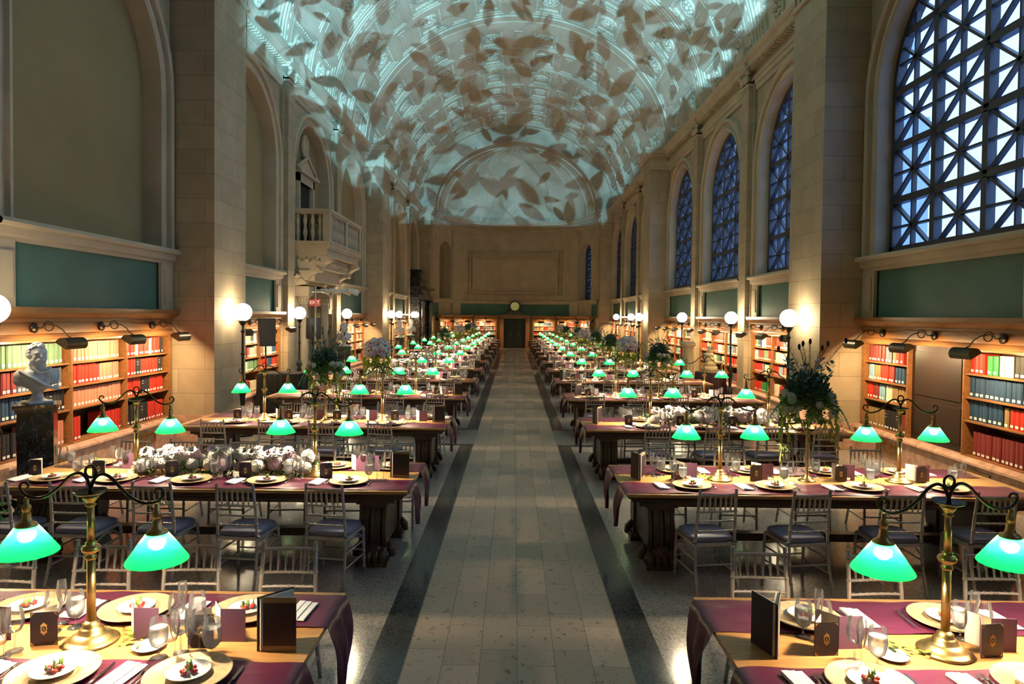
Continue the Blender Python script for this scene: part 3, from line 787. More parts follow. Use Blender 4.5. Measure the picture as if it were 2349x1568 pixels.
    for (an, s_) in ((a0, 1), (a1, -1)):
        for (o0, o1, pr) in ((0, .018, .17), (.050, .066, .16)):
            b0, b1 = an + s_ * o0, an + s_ * o1
            q0, q1 = P(b0, AR - pr), P(b1, AR - pr)
            mb.poly([(*q0, 4.05), (*q1, 4.05), (*q1, 7.35), (*q0, 7.35)])
            for r_ in (b0, b1): mb.poly([(*P(r_), 4.05), (*P(r_, AR - pr), 4.05), (*P(r_, AR - pr), 7.35), (*P(r_), 7.35)])
    struct(mb.build('wall_end', [stone_plain, panel_m, stone_plain, green_panel]))
WIN_APSE = []
apse()

# ---- windows on the right
def clipseg(p, q, inside, n=60):
    pts = [(p[0] + (q[0] - p[0]) * i / n, p[1] + (q[1] - p[1]) * i / n) for i in range(n + 1)]
    ok = [inside(*x) for x in pts]
    if not any(ok): return None
    i0 = ok.index(True); i1 = n - ok[::-1].index(True)
    return pts[i0], pts[i1]
def window(M, hw, zs, zp, cols, rowh, name):
    """local frame: x along the opening, y outward, z up"""
    root = empty(name); root['kind'] = 'structure'; root.matrix_world = M
    ins = lambda u, z: abs(u) <= hw and z >= zs and (z <= zp or u * u + (z - zp) ** 2 <= hw * hw)
    fr = MB(); path = []
    path.append((Vector((-hw, 0, zs)), Vector((1, 0, 0)), Vector((0, -1, 0))))
    for i in range(21):
        a = PI - PI * i / 20
        path.append((Vector((hw * math.cos(a), 0, zp + hw * math.sin(a))), Vector((-math.cos(a), 0, -math.sin(a))), Vector((0, -1, 0))))
    path.append((Vector((hw, 0, zs)), Vector((-1, 0, 0)), Vector((0, -1, 0))))
    fr.sweep(path, [(0, .06), (.10, .06), (.10, -.10), (0, -.10)])
    fr.box(-hw, hw, -.06, .10, zs - .02, zs + .13)
    def bar(a, b, w, d0=-.03, d1=.05):
        g = clipseg(a, b, ins)
        if not g: return
        (x0, z0), (x1, z1) = g; l = math.hypot(x1 - x0, z1 - z0)
        if l < .05: return
        nx, nz = -(z1 - z0) / l * w / 2, (x1 - x0) / l * w / 2
        fr.prism([(x0 + nx, z0 + nz), (x1 + nx, z1 + nz), (x1 - nx, z1 - nz), (x0 - nx, z0 - nz)], 'y', d0, d1)
    cw = 2 * hw / cols
    for i in range(1, cols): bar((-hw + i * cw, zs), (-hw + i * cw, zp + hw), .12, -.05, .09)
    z = zs; top = zp + hw
    while z < top:
        if z > zs: bar((-hw, z), (hw, z), .12, -.05, .09)
        for i in range(cols):
            x0, x1 = -hw + i * cw, -hw + (i + 1) * cw; xm, zm = (x0 + x1) / 2, z + rowh / 2
            bar((x0, z), (x1, z + rowh), .045); bar((x0, z + rowh), (x1, z), .045); bar((x0, zm), (x1, zm), .04); bar((xm, z), (xm, z + rowh), .04)
            if ins(xm, zm): fr.lathe([(.001, 0), (.07, .0), (.07, .001)], 4, o=(xm, -.05, zm)) if False else None
        z += rowh
    f = fr.build('window_frame', window_metal, root)
    g = MB(); g.poly([(v[0].x, .06, v[0].z) for v in path]); g.build('pane', pane_m, root)
    return root
wi = 1
for (y0, y1, k, j) in SUB:
    c = (y0 + y1) / 2
    M = Matrix.Translation((XR - .02, c, 0)) @ Matrix.Rotation(-PI / 2, 4, 'Z')
    window(M, HW, ZS + .02, ZP, 3, .96, 'window_%d' % wi); wi += 1
for (c, d, hw) in WIN_APSE:
    ang = math.atan2(-d.y, -d.x)
    M = Matrix.Translation((c.x, c.y, 0)) @ Matrix.Rotation(ang, 4, 'Z')
    window(M, hw, 3.7, 7.0, 2, .8, 'window_%d' % wi); wi += 1

# ---- what stands outside the windows
mb = MB(); mb.box(11.5, 15.2, 27, 75, 0, 17); mb.box(11.2, 15.5, 26.8, 27, 12.6, 13.3); mb.box(11.2, 15.5, 26.8, 27, 5.0, 5.5); mb.box(15.2, 16.3, 27.2, 40, 0, 10.5)
for x in (11.9, 13.5): mb.box(x, x + .9, 26.85, 27, 6.0, 11.6)
mb.box(16.3, 20.5, 26.9, 40, 0, 4.6)
b = mb.build('building', ext_stone)
tag(b, 'pale granite courtyard building seen through the tall arched windows', 'building')
mb = MB(); mb.poly([(7.1, -6, -.02), (60, -6, -.02), (60, 90, -.02), (7.1, 90, -.02)]); o = mb.build('ground', ext_stone); struct(o)
# outer shell so that no daylight leaks in round the hall
mb = MB()
mb.poly([(-7.05, -3.7, 0), (-7.05, 54, 0), (-7.05, 54, 16.4), (-7.05, -3.7, 16.4)])
for s in (1,):
    for (y0, y1) in [(-3.7, -2.1)] + [(a, b) for (a, b) in PIL_Y] + PIER_Y[1:]: mb.poly([(7.03, y0, 0), (7.03, y1, 0), (7.03, y1, 9.6), (7.03, y0, 9.6)])
    mb.poly([(7.03, -3.7, 8.8), (7.03, 47.3, 8.8), (7.03, 47.3, 17), (7.03, -3.7, 17)])
mb.poly([(-7.05, -3.7, 16.4), (7.05, -3.7, 16.4), (7.05, 54.2, 16.4), (-7.05, 54.2, 16.4)])
mb.poly([(-7.05, -3.7, 0), (7.05, -3.7, 0), (7.05, -3.7, 16.4), (-7.05, -3.7, 16.4)])
mb.poly([(-7.05, 54.2, 0), (7.05, 54.2, 0), (7.05, 54.2, 16.4), (-7.05, 54.2, 16.4)])
mb.poly([(7.05, 48.6, 0), (7.05, 54.2, 0), (7.05, 54.2, 3.5), (7.05, 48.6, 3.5)])
struct(mb.build('wall_outer', stone_plain))
# ================================================================== FURNITURE AND TABLEWARE PROTOTYPES
def lerp(a, b, t): return a + (b - a) * t
# ---- chiavari chair; front is +y, origin on the floor under the seat centre
def chair_shapes():
    out = []
    def node_post(pts, r):
        mb = MB(); mb.tube(pts, r, 8)
        P = [Vector(p) for p in pts]; L = sum((P[i + 1] - P[i]).length for i in range(len(P) - 1))
        for f in (.12, .3, .47, .62, .8, .95):
            d = f * L
            for i in range(len(P) - 1):
                l = (P[i + 1] - P[i]).length
                if d <= l:
                    c = P[i].lerp(P[i + 1], d / l); t = (P[i + 1] - P[i]).normalized() * .006
                    mb.tube([c - t * 1.6, c - t * .6, c + t * .6, c + t * 1.6], [r if not isinstance(r, list) else r[0], .0175, .0175, .012], 8, caps=False); break
                d -= l
        return mb
    back = []
    for s in (-1, 1):
        pts = [(s * .195, -.285, 0), (s * .19, -.225, .22), (s * .185, -.20, .44), (s * .18, -.215, .66), (s * .17, -.25, .925)]
        back.append(('back_post', node_post(pts, .0135).lathe([(.0, 0), (.014, .004), (.014, .012), (.004, .018)], 8, o=(s * .17, -.25, .92))))
    out += back
    for s in (-1, 1): out.append(('front_leg', node_post([(s * .205, .21, 0), (s * .20, .19, .43)], .014)))
    def rail(z, w, y, r=.0095, knobs=0):
        mb = MB(); mb.tube([(-w, y, z), (-w * .5, y - .008, z), (0, y - .012, z), (w * .5, y - .008, z), (w, y, z)], r, 8, caps=False)
        for i in range(knobs):
            x = -w * .8 + i * 1.6 * w / (knobs - 1); mb.sphere((x, y - .010, z), r * 1.35, 6, 4)
        return mb
    out.append(('top_rail', rail(.885, .172, -.244, .012, 0)))
    for z, y in ((.735, -.224), (.645, -.214), (.555, -.206)): out.append(('back_rail', rail(z, .18, y, .009, 7)))
    for i in range(6):
        x = -.125 + i * .05; mb = MB()
        mb.tube([(x, -.233, .735), (x, -.240, .78), (x, -.246, .80), (x, -.252, .885)], [.0075, .0075, .0105, .0075], 6, caps=False)
        out.append(('spindle', mb))
    sf = MB(); sf.bevbox(-.20, .20, -.20, .205, .415, .445, .008); out.append(('seat_frame', sf))
    for s in (-1, 1):
        for z in (.17, .30):
            mb = MB(); mb.tube([(s * .197, .20, z), (s * .19, -.225, z)], .009, 6); out.append(('stretcher', mb))
    for y, z in ((.20, .21), (.20, .33), (-.232, .26)):
        mb = MB(); mb.tube([(-.20, y, z), (.20, y, z)], .009, 6); out.append(('stretcher', mb))
    for s in (-1, 1):   # arched braces under the seat
        mb = MB(); mb.tube([(s * .197, .19, .33), (s * .196, .10, .39), (s * .195, 0, .405), (s * .194, -.1, .39), (s * .19, -.21, .33)], .007, 6); out.append(('brace', mb))
    cu = MB(); cu.smooth = True; n = 10; rows = []
    P = []
    for (ins, z) in ((0.012, .445), (0.0, .458), (0.0, .478), (.012, .492), (.06, .502), (.12, .505)):
        q = []
        w, d = .205 - ins, .205 - ins
        for k in range(32):
            a = 2 * PI * k / 32; c, s_ = math.cos(a), math.sin(a)
            e = .42; q.append((w * math.copysign(abs(c) ** e, c), .01 + d * math.copysign(abs(s_) ** e, s_), z))
        P.append(q)
    i0 = cu.pts([p for q in P for p in q])
    for a in range(len(P) - 1):
        for k in range(32): cu.face((i0 + a * 32 + k, i0 + a * 32 + (k + 1) % 32, i0 + (a + 1) * 32 + (k + 1) % 32, i0 + (a + 1) * 32 + k))
    cu.face([i0 + (len(P) - 1) * 32 + k for k in range(32)])
    for s in (-1, 1):   # tie at the back posts
        cu.tube([(s * .17, -.18, .45), (s * .19, -.215, .455), (s * .205, -.20, .452), (s * .18, -.17, .448)], .012, 6)
    out.append(('seat_cushion', cu))
    return out
def merge(parts, name):
    mb = MB()
    for (m, p) in parts:
        o = len(mb.v); mb.v += p.v; mb.f += [tuple(i + o for i in f) for f in p.f]; mb.mi += [m] * len(p.f); mb.sm += p.sm
    return mb
CS = chair_shapes()
r = empty('chiavari_chair')
for nm, mb in CS: mb.build(nm, cushion_m if nm == 'seat_cushion' else chair_m, r)
P_CHAIR = Proto(r)
P_CHAIR_FAR = Proto(merge([(1 if n == 'seat_cushion' else 0, m) for n, m in CS if n not in ('brace',)], 'x').build('chiavari_chair', [chair_m, cushion_m]))

# ---- long library table; x 0..4.02 outward from the aisle end, y 0 centre
TL, TW, TH = 4.02, 1.30, .765
def make_table():
    root = empty('library_table')
    t = MB(); t.box(.03, TL - .03, -TW / 2 + .03, TW / 2 - .03, TH - .035, TH); t.build('tabletop', wood_top, root)
    e = MB(); up = Vector((0, 0, 1)); x0, x1, y0, y1 = 0, TL, -TW / 2, TW / 2
    prof = [(0, -.032), (0.001, .0), (-.012, .006), (-.02, .0), (-.028, .0), (-.045, -.02), (-.06, -.045), (-.085, -.055), (-.10, -.09), (-.10, -.14)]
    cs = [((x0, y0), (-1, -1)), ((x1, y0), (1, -1)), ((x1, y1), (1, 1)), ((x0, y1), (-1, 1)), ((x0, y0), (-1, -1))]
    e.sweep([(Vector((c[0], c[1], TH)), up, Vector((d[0], d[1], 0))) for c, d in cs], prof[4:])
    e.build('edge_moulding', wood_leg, root)
    e = MB(); e.sweep([(Vector((c[0], c[1], TH)), up, Vector((d[0], d[1], 0))) for c, d in cs], prof[:5])
    e.build('table_edge', wood_top, root)
    a = MB(); a.box(.14, TL - .14, -TW / 2 + .14, TW / 2 - .14, TH - .15, TH - .035); a.build('apron', wood_leg, root)
    for xc in (.36, TL - .36):
        tr = MB()
        tr.box(xc - .11, xc + .11, -.40, .40, .16, .66)
        tr.box(xc - .16, xc + .16, -.50, .50, .60, .64); tr.box(xc - .13, xc + .13, -.46, .46, .56, .60)
        for s in (-1, 1):
            # volute-shaped carved legs, fluted
            prof = [(s * (.40 + .13 * math.sin(PI * (.15 + .75 * z / .62)) - .02), .10 + z * .82) for z in [i * .06 for i in range(11)]]
            poly = [(s * .30, .10)] + prof + [(s * .30, .60)]
            for k in range(5):
                xx = xc - .13 + k * .056; tr.prism(poly if k % 2 == 0 else [(p[0] - s * .018 if 0 < i < len(poly) - 1 else p[0], p[1]) for i, p in enumerate(poly)], 'x', xx, xx + .036 + (.02 if k % 2 else 0))
        t_ = tr.build('trestle', wood_leg, root)
        for s in (-1, 1):
            pw = MB(); pw.box(xc - .15, xc + .15, s * .44 - .11, s * .44 + .11, 0, .04)
            for k in range(4):
                x = xc - .10 + k * .067
                pw.tube([(x, s * .40, .16), (x, s * .46, .15), (x, s * .52, .10), (x, s * .555, .04)], [.045, .04, .036, .024], 8)
            pw.sphere((xc, s * .40, .13), .13, 12, 8, .85)
            for q in (-1, 1): pw.tube([(xc + q * .12, s * .40, .18), (xc + q * .17, s * .41, .14), (xc + q * .185, s * .42, .07)], [.05, .04, .03], 8)
            pw.build('paw_foot', wood_leg, t_)
    s_ = MB(); s_.box(.5, TL - .5, -.05, .05, .14, .22); s_.build('stretcher', wood_leg, root)
    return root
P_TABLE = Proto(make_table())

# ---- plum satin runner hanging over the aisle end in a pointed tail: x as the table, y 0 its own centre line
def make_runner(sgn):
    mb = MB(); mb.smooth = True; wid = .42; nx, ny = 90, 8; rr = random.Random(5 + sgn)
    ph = [rr.uniform(0, 6) for _ in range(6)]
    G = []
    for i in range(nx + 1):
        u = i / nx; row = []
        for j in range(ny + 1):
            w = j / ny - .5
            L0 = TL - .1; s = -.44 + u * (L0 + .44)      # arc coordinate: negative hangs down
            if s >= 0:
                x = s + .004; y = w * wid * (1 + .03 * math.sin(s * 5 + ph[0]))
                z = TH + .0065 + .0024 * (math.sin(s * 23 + w * 9 + ph[1]) + math.sin(s * 9 - w * 14 + ph[2]))
            else:
                d = -s; tw = 1 - .95 * max(0, (d - .06) / .38) ** 1.15
                lim = d - (w + .5) * .0
                x = -.012 - .05 * math.sin(min(d * 6, 1.6)) - .02 * math.cos(w * 14 + d * 5) * min(1, d * 6) ; y = (w * tw - sgn * .18 * (1 - tw)) * wid; z = TH + .006 - d * .93
            row.append((x, y, z))
        G.append(row)
    i0 = mb.pts([p for r in G for p in r])
    for i in range(nx):
        for j in range(ny): mb.face((i0 + i * (ny + 1) + j, i0 + (i + 1) * (ny + 1) + j, i0 + (i + 1) * (ny + 1) + j + 1, i0 + i * (ny + 1) + j + 1))
    return mb.build('table_runner', plum)
P_RUN = {s: Proto(make_runner(s)) for s in (-1, 1)}

# ---- double-arm reading lamp; arms along x
def make_lamp():
    root = empty('reading_lamp')
    b = MB(); b.lathe([(.128, 0), (.130, .008), (.120, .016), (.105, .022), (.095, .028), (.088, .040), (.070, .048), (.058, .052), (.056, .070), (.044, .078), (.040, .082), (.040, .098), (.030, .104), (.024, .112)], 32)
    b.build('base', brass, root)
    p = MB()
    p.lathe([(.021, .105), (.021, .43)], 8); p.lathe([(.024, .425), (.030, .435), (.024, .447), (.02, .455), (.042, .468), (.046, .482), (.040, .494), (.022, .502), (.028, .51), (.018, .52)], 20, cap0=False, cap1=False)
    p.lathe([(.019, .515), (.016, .70)], 8); p.lathe([(.018, .695), (.027, .703), (.018, .712), (.024, .722), (.034, .735), (.040, .745), (.036, .752)], 20)
    p.build('column', brass, root)
    d = MB(); d.lathe([(.030, .750), (.060, .758), (.076, .768), (.078, .774), (.060, .766), (.03, .762)], 28, cap0=False); d.build('drip_dish', bronze, root)
    fn = MB(); cz = .872; fn.tube([(.030 * math.cos(a), 0, cz + .030 * math.sin(a)) for a in [2 * PI * i / 20 for i in range(20)]], .0065, 8, closed=True); fn.build('ring_finial', bronze, root)
    for s in (-1, 1):
        a = MB()
        pts = [(s * -.006, 0, .762), (s * .004, 0, .80), (s * .03, 0, .846), (s * .07, 0, .862), (s * .12, 0, .84), (s * .17, 0, .79), (s * .235, 0, .742), (s * .305, 0, .722), (s * .365, 0, .735), (s * .397, 0, .768), (s * .389, 0, .797), (s * .362, 0, .80), (s * .350, 0, .782), (s * .362, 0, .772)]
        # smooth the path
        pp = []
        for i in range(len(pts) - 1):
            p0, p1, p2, p3 = [Vector(pts[min(max(k, 0), len(pts) - 1)]) for k in (i - 1, i, i + 1, i + 2)]
            for q in range(4):
                t = q / 4; pp.append(.5 * ((2 * p1) + (p2 - p0) * t + (2 * p0 - 5 * p1 + 4 * p2 - p3) * t * t + (3 * p1 - p0 - 3 * p2 + p3) * t ** 3))
        pp.append(Vector(pts[-1])); n = len(pp)
        a.tube(pp, [.0085 - .004 * max(0, (k / n - .6)) / .4 for k in range(n)], 8); a.build('arm', bronze, root)
        h = MB(); X = s * .362
        h.lathe([(.006, .725), (.012, .715), (.012, .69), (.018, .685), (.022, .675), (.020, .655), (.016, .65), (.021, .64), (.021, .615), (.025, .61), (.025, .60), (.046, .588), (.052, .575), (.050, .572)], 18, o=(X, 0, 0), cap0=False, cap1=False)
        # lathe given top-down: flip for outward faces
        h.f = [f[::-1] for f in h.f]; h.build('lamp_holder', brass, root)
        sh = MB(); sh.lathe([(.147, .438), (.142, .448), (.121, .477), (.096, .515), (.068, .555), (.052, .577), (.046, .580)], 72, o=(X, 0, 0), cap0=False, cap1=False)
        sh.build('lamp_shade', shade_m, root)
        bu = MB(); bu.sphere((X, 0, .545), .022, 10, 8, 1.2); bo = bu.build('bulb', bulb_m, root)
        light('POINT', 'bulb_light', (X, 0, .522), LAMP_W, (1.0, .79, .53), root, size=.028)
    return root
LAMP_W = 42.0
P_LAMP = Proto(make_lamp())

# ---- place settings
def lathe_obj(name, prof, m, n=24, **k): return MB().lathe(prof, n, cap0=False, cap1=False, **k).build(name, m)
P_CHARGER = Proto(lathe_obj('charger_plate', [(.0001, .004), (.075, .004), (.082, .002), (.09, .008), (.150, .013), (.170, .020), (.176, .021), (.176, .017), (.150, .006), (.09, .001), (.0001, .001)], charger_m, 40))
P_PLATE = Proto(lathe_obj('appetizer_plate', [(.0001, .011), (.05, .011), (.060, .014), (.095, .024), (.098, .024), (.096, .020), (.062, .008), (.055, .003), (.0001, .003)], china, 32))
P_BREAD = Proto(lathe_obj('bread_plate', [(.0001, .008), (.05, .008), (.075, .018), (.078, .018), (.06, .004), (.0001, .002)], china, 28))
def food():
    mb = MB(); rr = random.Random(3); mb.m = 0; mb.smooth = True
    for i in range(7): a = rr.uniform(0, 6.3); mb.sphere((.022 * math.cos(a), .022 * math.sin(a), .008 + .006 * rr.random()), .012, 6, 4, .6)
    mb.m = 1
    for i in range(9): a = rr.uniform(0, 6.3); q = rr.uniform(0, .028); mb.tube([(q * math.cos(a), q * math.sin(a), .01), (q * 1.4 * math.cos(a + .4), q * 1.4 * math.sin(a + .4), .03 + .012 * rr.random())], [.005, .002], 4)
    mb.m = 2; mb.sphere((.01, -.01, .012), .012, 6, 4, .8); mb.sphere((-.015, .01, .01), .010, 6, 4, .8)
    return mb.build('salad', [food_r, food_g, petal_p])
P_FOOD = Proto(food())
def napkin():
    mb = MB(); mb.bevbox(-.055, .055, -.115, .115, 0, .006, .002); mb.bevbox(-.055, .018, -.115, .115, .006, .011, .002); mb.bevbox(-.055, -.018, -.113, .113, .011, .015, .002)
    return mb.build('folded_napkin', white_m)
P_NAP = Proto(napkin())
def fork():
    mb = MB(); mb.tube([(0, -.10, .004), (0, -.04, .003), (0, .02, .005), (0, .045, .006)], [.006, .0035, .003, .006], 6)
    mb.box(-.010, .010, .042, .058, .004, .007)
    for k in range(4): x = -.009 + k * .0052; mb.box(x, x + .0026, .055, .095, .003, .006)
    return mb.build('fork', silver)
def knife():
    mb = MB(); mb.tube([(0, -.11, .004), (0, -.02, .004)], [.007, .005], 6); mb.prism([(-.006, -.02), (.008, -.02), (.009, .06), (.004, .10), (-.006, .11)], 'z', .003, .005)
    return mb.build('knife', silver)
P_FORK, P_KNIFE = Proto(fork()), Proto(knife())
def glassware(name, bowl, stem_h, foot_r, n=20, water=None):
    foot = [(foot_r, 0), (foot_r, .002), (foot_r * .4, .006), (.006, .012), (.004, .02), (.004, stem_h)]
    mb = MB().lathe(foot + bowl, n, cap1=False)
    g = mb.build(name, glass_m)
    if water:
        w = MB().lathe(water, n); w.build('iced_water', water_m, g)
    return g
def bowl_prof(h0, pts): return [(r, h0 + z) for r, z in pts]
P_WINE = Proto(glassware('wine_glass', bowl_prof(.085, [(.012, .002), (.028, .012), (.038, .035), (.040, .055), (.036, .085), (.030, .115)]), .085, .035))
P_GOB = Proto(glassware('water_goblet', bowl_prof(.045, [(.014, .002), (.030, .016), (.039, .045), (.040, .07), (.037, .105), (.033, .13)]), .045, .035, water=bowl_prof(.045, [(.010, .005), (.028, .018), (.037, .045), (.038, .07), (.0365, .095)])))
P_FLUTE = Proto(glassware('champagne_flute', bowl_prof(.095, [(.008, .003), (.018, .03), (.024, .07), (.024, .10), (.021, .135)]), .095, .030, 16))
# cheaper single-mesh goblet for the distance
P_GOBF = Proto(merge([(0, MB().lathe([(.035, 0), (.006, .012), (.004, .045), (.014, .047), (.036, .08), (.040, .115), (.033, .175)], 10, cap1=False)), (1, MB().lathe([(.01, .05), (.034, .08), (.037, .14)], 10))], 'x').build('water_goblet', [glass_m, water_m]))
P_WINEF = Proto(MB().lathe([(.035, 0), (.005, .01), (.004, .085), (.028, .1), (.040, .14), (.030, .2)], 10, cap1=False).build('wine_glass', glass_m))

# ---- standing menu card: dark cover faces -y
def emblem_polys(mb, cx, cz, R):
    pts = []
    for i in range(32):
        a = 2 * PI * i / 32; r = R * (1 + .10 * math.cos(8 * a) + .24 * math.cos(2 * a + PI) + .06 * math.cos(16 * a)); pts.append((cx + .82 * r * math.cos(a), cz + r * math.sin(a)))
    return pts
def make_card(far=False):
    w, h, th = .125, .17, .0022; root = None
    panels = []
    for (s, rot) in ((1, .0), (-1, 2.05)):
        pass
    a = .52   # half opening
    def panel(sign):
        # hinge at origin, panel runs away at angle
        M = Matrix.Rotation(sign * (PI / 2 - a) , 4, 'Z')
        return M
    M1 = Matrix.Rotation(.10, 4, 'Z'); M2 = Matrix.Rotation(.10 + math.radians(48), 4, 'Z')
    c1 = MB(M1); c1.box(0, w, -th, 0, 0, h); i1 = MB(M1); i1.box(.002, w - .002, 0, .001, .002, h - .002)
    c2 = MB(M2); c2.box(0, w, 0, th, 0, h); i2 = MB(M2); i2.box(.002, w - .002, -.001, 0, .002, h - .002)
    em = MB(M1); P = emblem_polys(em, w / 2, h / 2, .024)
    em.poly([(x, -th - .0006, z) for x, z in P])
    inner = [(w / 2 + .0105 * math.cos(2 * PI * i / 16), -th - .0010, h / 2 + .0135 * math.sin(2 * PI * i / 16)) for i in range(16)]
    em2 = MB(M1); em2.poly(inner)
    for (x0, x1, z0, z1) in ((-.004, -.001, -.007, .007), (-.004, .003, .004, .007), (-.004, .003, -.001, .002), (-.001, .005, -.007, -.004)): em.poly([(w / 2 + x0, -th - .0013, h / 2 + z0), (w / 2 + x1, -th - .0013, h / 2 + z0), (w / 2 + x1, -th - .0013, h / 2 + z1), (w / 2 + x0, -th - .0013, h / 2 + z1)])
    co = MB(M1)
    for sx in (0, 1):
        for sz in (0, 1):
            X = lambda u: u if sx == 0 else w - u
            Z = lambda u: u if sz == 0 else h - u
            co.poly([(X(.003), -th - .0006, Z(.003)), (X(.022), -th - .0006, Z(.003)), (X(.012), -th - .0006, Z(.010)), (X(.010), -th - .0006, Z(.013)), (X(.003), -th - .0006, Z(.022))])
    if far: return merge([(0, c1), (0, c2), (1, i1), (1, i2), (2, em), (0, em2)], 'x').build('menu_card', [cover_m, cream, gold])
    root = empty('menu_card')
    f = c1.build('front_cover', cover_m, root); e = em.build('emblem', gold, f); em2.build('emblem_centre', cover_m, f); co.build('corner_ornament', gold, f)
    b = c2.build('back_cover', cover_back, root); i1.build('inner_page', cream, root); i2.build('inner_page', cream, root)
    return root
P_CARD = Proto(make_card()); P_CARDF = Proto(make_card(True))
# the card seen from behind (its plum back towards the aisle end)
def make_card_back(far=False):
    w, h, th = .125, .17, .0022
    M1 = Matrix.Rotation(.0, 4, 'Z'); M2 = Matrix.Rotation(math.radians(125), 4, 'Z')
    a = MB(M1); a.box(0, w, -th, 0, 0, h); b = MB(M2); b.box(0, w, 0, th, 0, h); c = MB(M2); c.box(.002, w - .002, th, th + .001, .002, h - .002)
    c.box(.002, w - .002, -.001, 0, .002, h - .002)
    if far: return merge([(0, a), (1, b), (1, c)], 'x').build('menu_card', [cover_back, cream])
    root = empty('menu_card'); a.build('back_cover', cover_back, root); b.build('front_cover', cover_m, root); c.build('inner_page', cream, root)
    return root
P_CB = Proto(make_card_back()); P_CBF = Proto(make_card_back(True))
# ---- upright half-open book with the table's number, at the aisle end
def make_book():
    root = empty('display_book'); h, w, t = .27, .19, .045
    M1 = Matrix.Rotation(math.radians(8), 4, 'Z'); M2 = Matrix.Rotation(math.radians(52), 4, 'Z')
    c = MB(M1); c.box(0, w, -.003, 0, 0, h); c.M = M2; c.box(0, w, 0, .003, 0, h); c.M = None; c.tube([(0, 0, 0), (0, 0, h)], .006, 8)
    cv = c.build('cover', cover_m, root)
    g = MB(M1); g.box(-.001, w + .001, -.0036, -.003, 0, .026); g2 = MB(M1); g2.box(-.001, w + .001, -.0036, -.003, h - .026, h); g2.build('leather_band', mat('tan_leather_band', (.42, .27, .12), .5), cv); g.build('leather_band', mat('tan_leather_band', (.42, .27, .12), .5), cv)
    p = MB(M1); p.box(.004, w - .008, .001, .020, .006, h - .006); p.M = M2; p.box(.004, w - .008, -.020, -.001, .006, h - .006); p.build('page_block', cream, root)
    return root
P_BOOK = Proto(make_book())
def votive():
    r = empty('votive_candle')
    MB().lathe([(.026, 0), (.032, .004), (.034, .05), (.034, .055)], 16, cap1=False).build('glass_cup', glass_m, r)
    MB().lathe([(.027, .004), (.027, .030), (.002, .032), (.001, .042)], 12).build('candle', votive_m, r); return r
P_VOT = Proto(votive())
def sprig(seed, m):
    rr = random.Random(seed); mb = MB()
    for i in range(46):
        a = rr.uniform(0, 2 * PI); d = rr.uniform(.01, .11); z = rr.uniform(.004, .035); x, y = d * math.cos(a), d * math.sin(a) * .7
        l = rr.uniform(.02, .04); b = a + rr.uniform(-1, 1); u = Vector((math.cos(b), math.sin(b), rr.uniform(-.1, .6))) * l; w = Vector((-math.sin(b), math.cos(b), 0)) * l * .3; c = Vector((x, y, z))
        mb.poly([tuple(c), tuple(c + u * .5 + w), tuple(c + u), tuple(c + u * .5 - w)])
    return mb.build('greenery_sprig', m)
P_SPRIG = Proto(sprig(1, leaf_b))

# ---- flowers
def leaf_cloud(mb, rr, n, centre, size, ll, up=.3, shell=False):
    for i in range(n):
        d = Vector((rr.gauss(0, 1), rr.gauss(0, 1), rr.gauss(0, 1))); d.normalize()
        q = rr.uniform(.75, 1.05) if shell else rr.random() ** .45
        c = Vector(centre) + Vector((d.x * size[0] * q, d.y * size[1] * q, d.z * size[2] * q))
        l = rr.uniform(.6, 1.2) * ll; dirv = (d + Vector((rr.uniform(-.6, .6), rr.uniform(-.6, .6), up + rr.uniform(-.6, .6)))).normalized() * l
        side = dirv.cross(Vector((rr.uniform(-1, 1), rr.uniform(-1, 1), rr.uniform(-1, 1)))).normalized() * l * .22
        nn = dirv.cross(side).normalized() * l * .08
        mb.poly([tuple(c), tuple(c + dirv * .45 + side), tuple(c + dirv + nn)]); mb.poly([tuple(c), tuple(c + dirv + nn), tuple(c + dirv * .45 - side)])
def hydrangea(r, seed):
    mb = MB(); rr = random.Random(seed)
    mb.smooth = True; mb.sphere((0, 0, 0), r * .76, 12, 8); mb.smooth = False
    for i in range(130):
        z = 1 - 2 * (i + .5) / 130; a = i * 2.39996; q = math.sqrt(max(0, 1 - z * z)); n = Vector((q * math.cos(a), q * math.sin(a), z))
        if z < -.7: continue
        t = n.orthogonal().normalized(); b = n.cross(t); ph = rr.uniform(0, 2); c = n * r * rr.uniform(.9, 1.02); s = r * .23
        for k in range(4):
            an = ph + k * PI / 2; u = t * math.cos(an) + b * math.sin(an); w = t * -math.sin(an) + b * math.cos(an)
            mb.poly([tuple(c), tuple(c + (u * .6 + w * .45) * s + n * s * .25), tuple(c + u * s * 1.1 + n * s * .1), tuple(c + (u * .6 - w * .45) * s + n * s * .25)])
    return mb
def anemone(r, seed):
    mb = MB(); rr = random.Random(seed); e = MB()
    for ring_, tilt in ((1.0, .25), (.78, .55)):
        for k in range(7):
            a = 2 * PI * (k + (.5 if ring_ < 1 else 0)) / 7; u = Vector((math.cos(a), math.sin(a), 0)); w = Vector((-math.sin(a), math.cos(a), 0)); R = r * ring_
            P = [Vector((0, 0, 0)), u * R * .4 + w * R * .26 + Vector((0, 0, R * tilt * .35)), u * R * .85 + w * R * .30 + Vector((0, 0, R * tilt * .9)), u * R * 1.02 + Vector((0, 0, R * tilt)), u * R * .85 - w * R * .30 + Vector((0, 0, R * tilt * .9)), u * R * .4 - w * R * .26 + Vector((0, 0, R * tilt * .35))]
            mb.poly([tuple(p) for p in P])
    e.smooth = True; e.sphere((0, 0, r * .14), r * .24, 10, 6, .7)
    for k in range(16): a = 2 * PI * k / 16; e.sphere((r * .36 * math.cos(a), r * .36 * math.sin(a), r * .2), r * .045, 4, 3)
    return mb, e
HY = [hydrangea(.075, s) for s in (1, 2)]
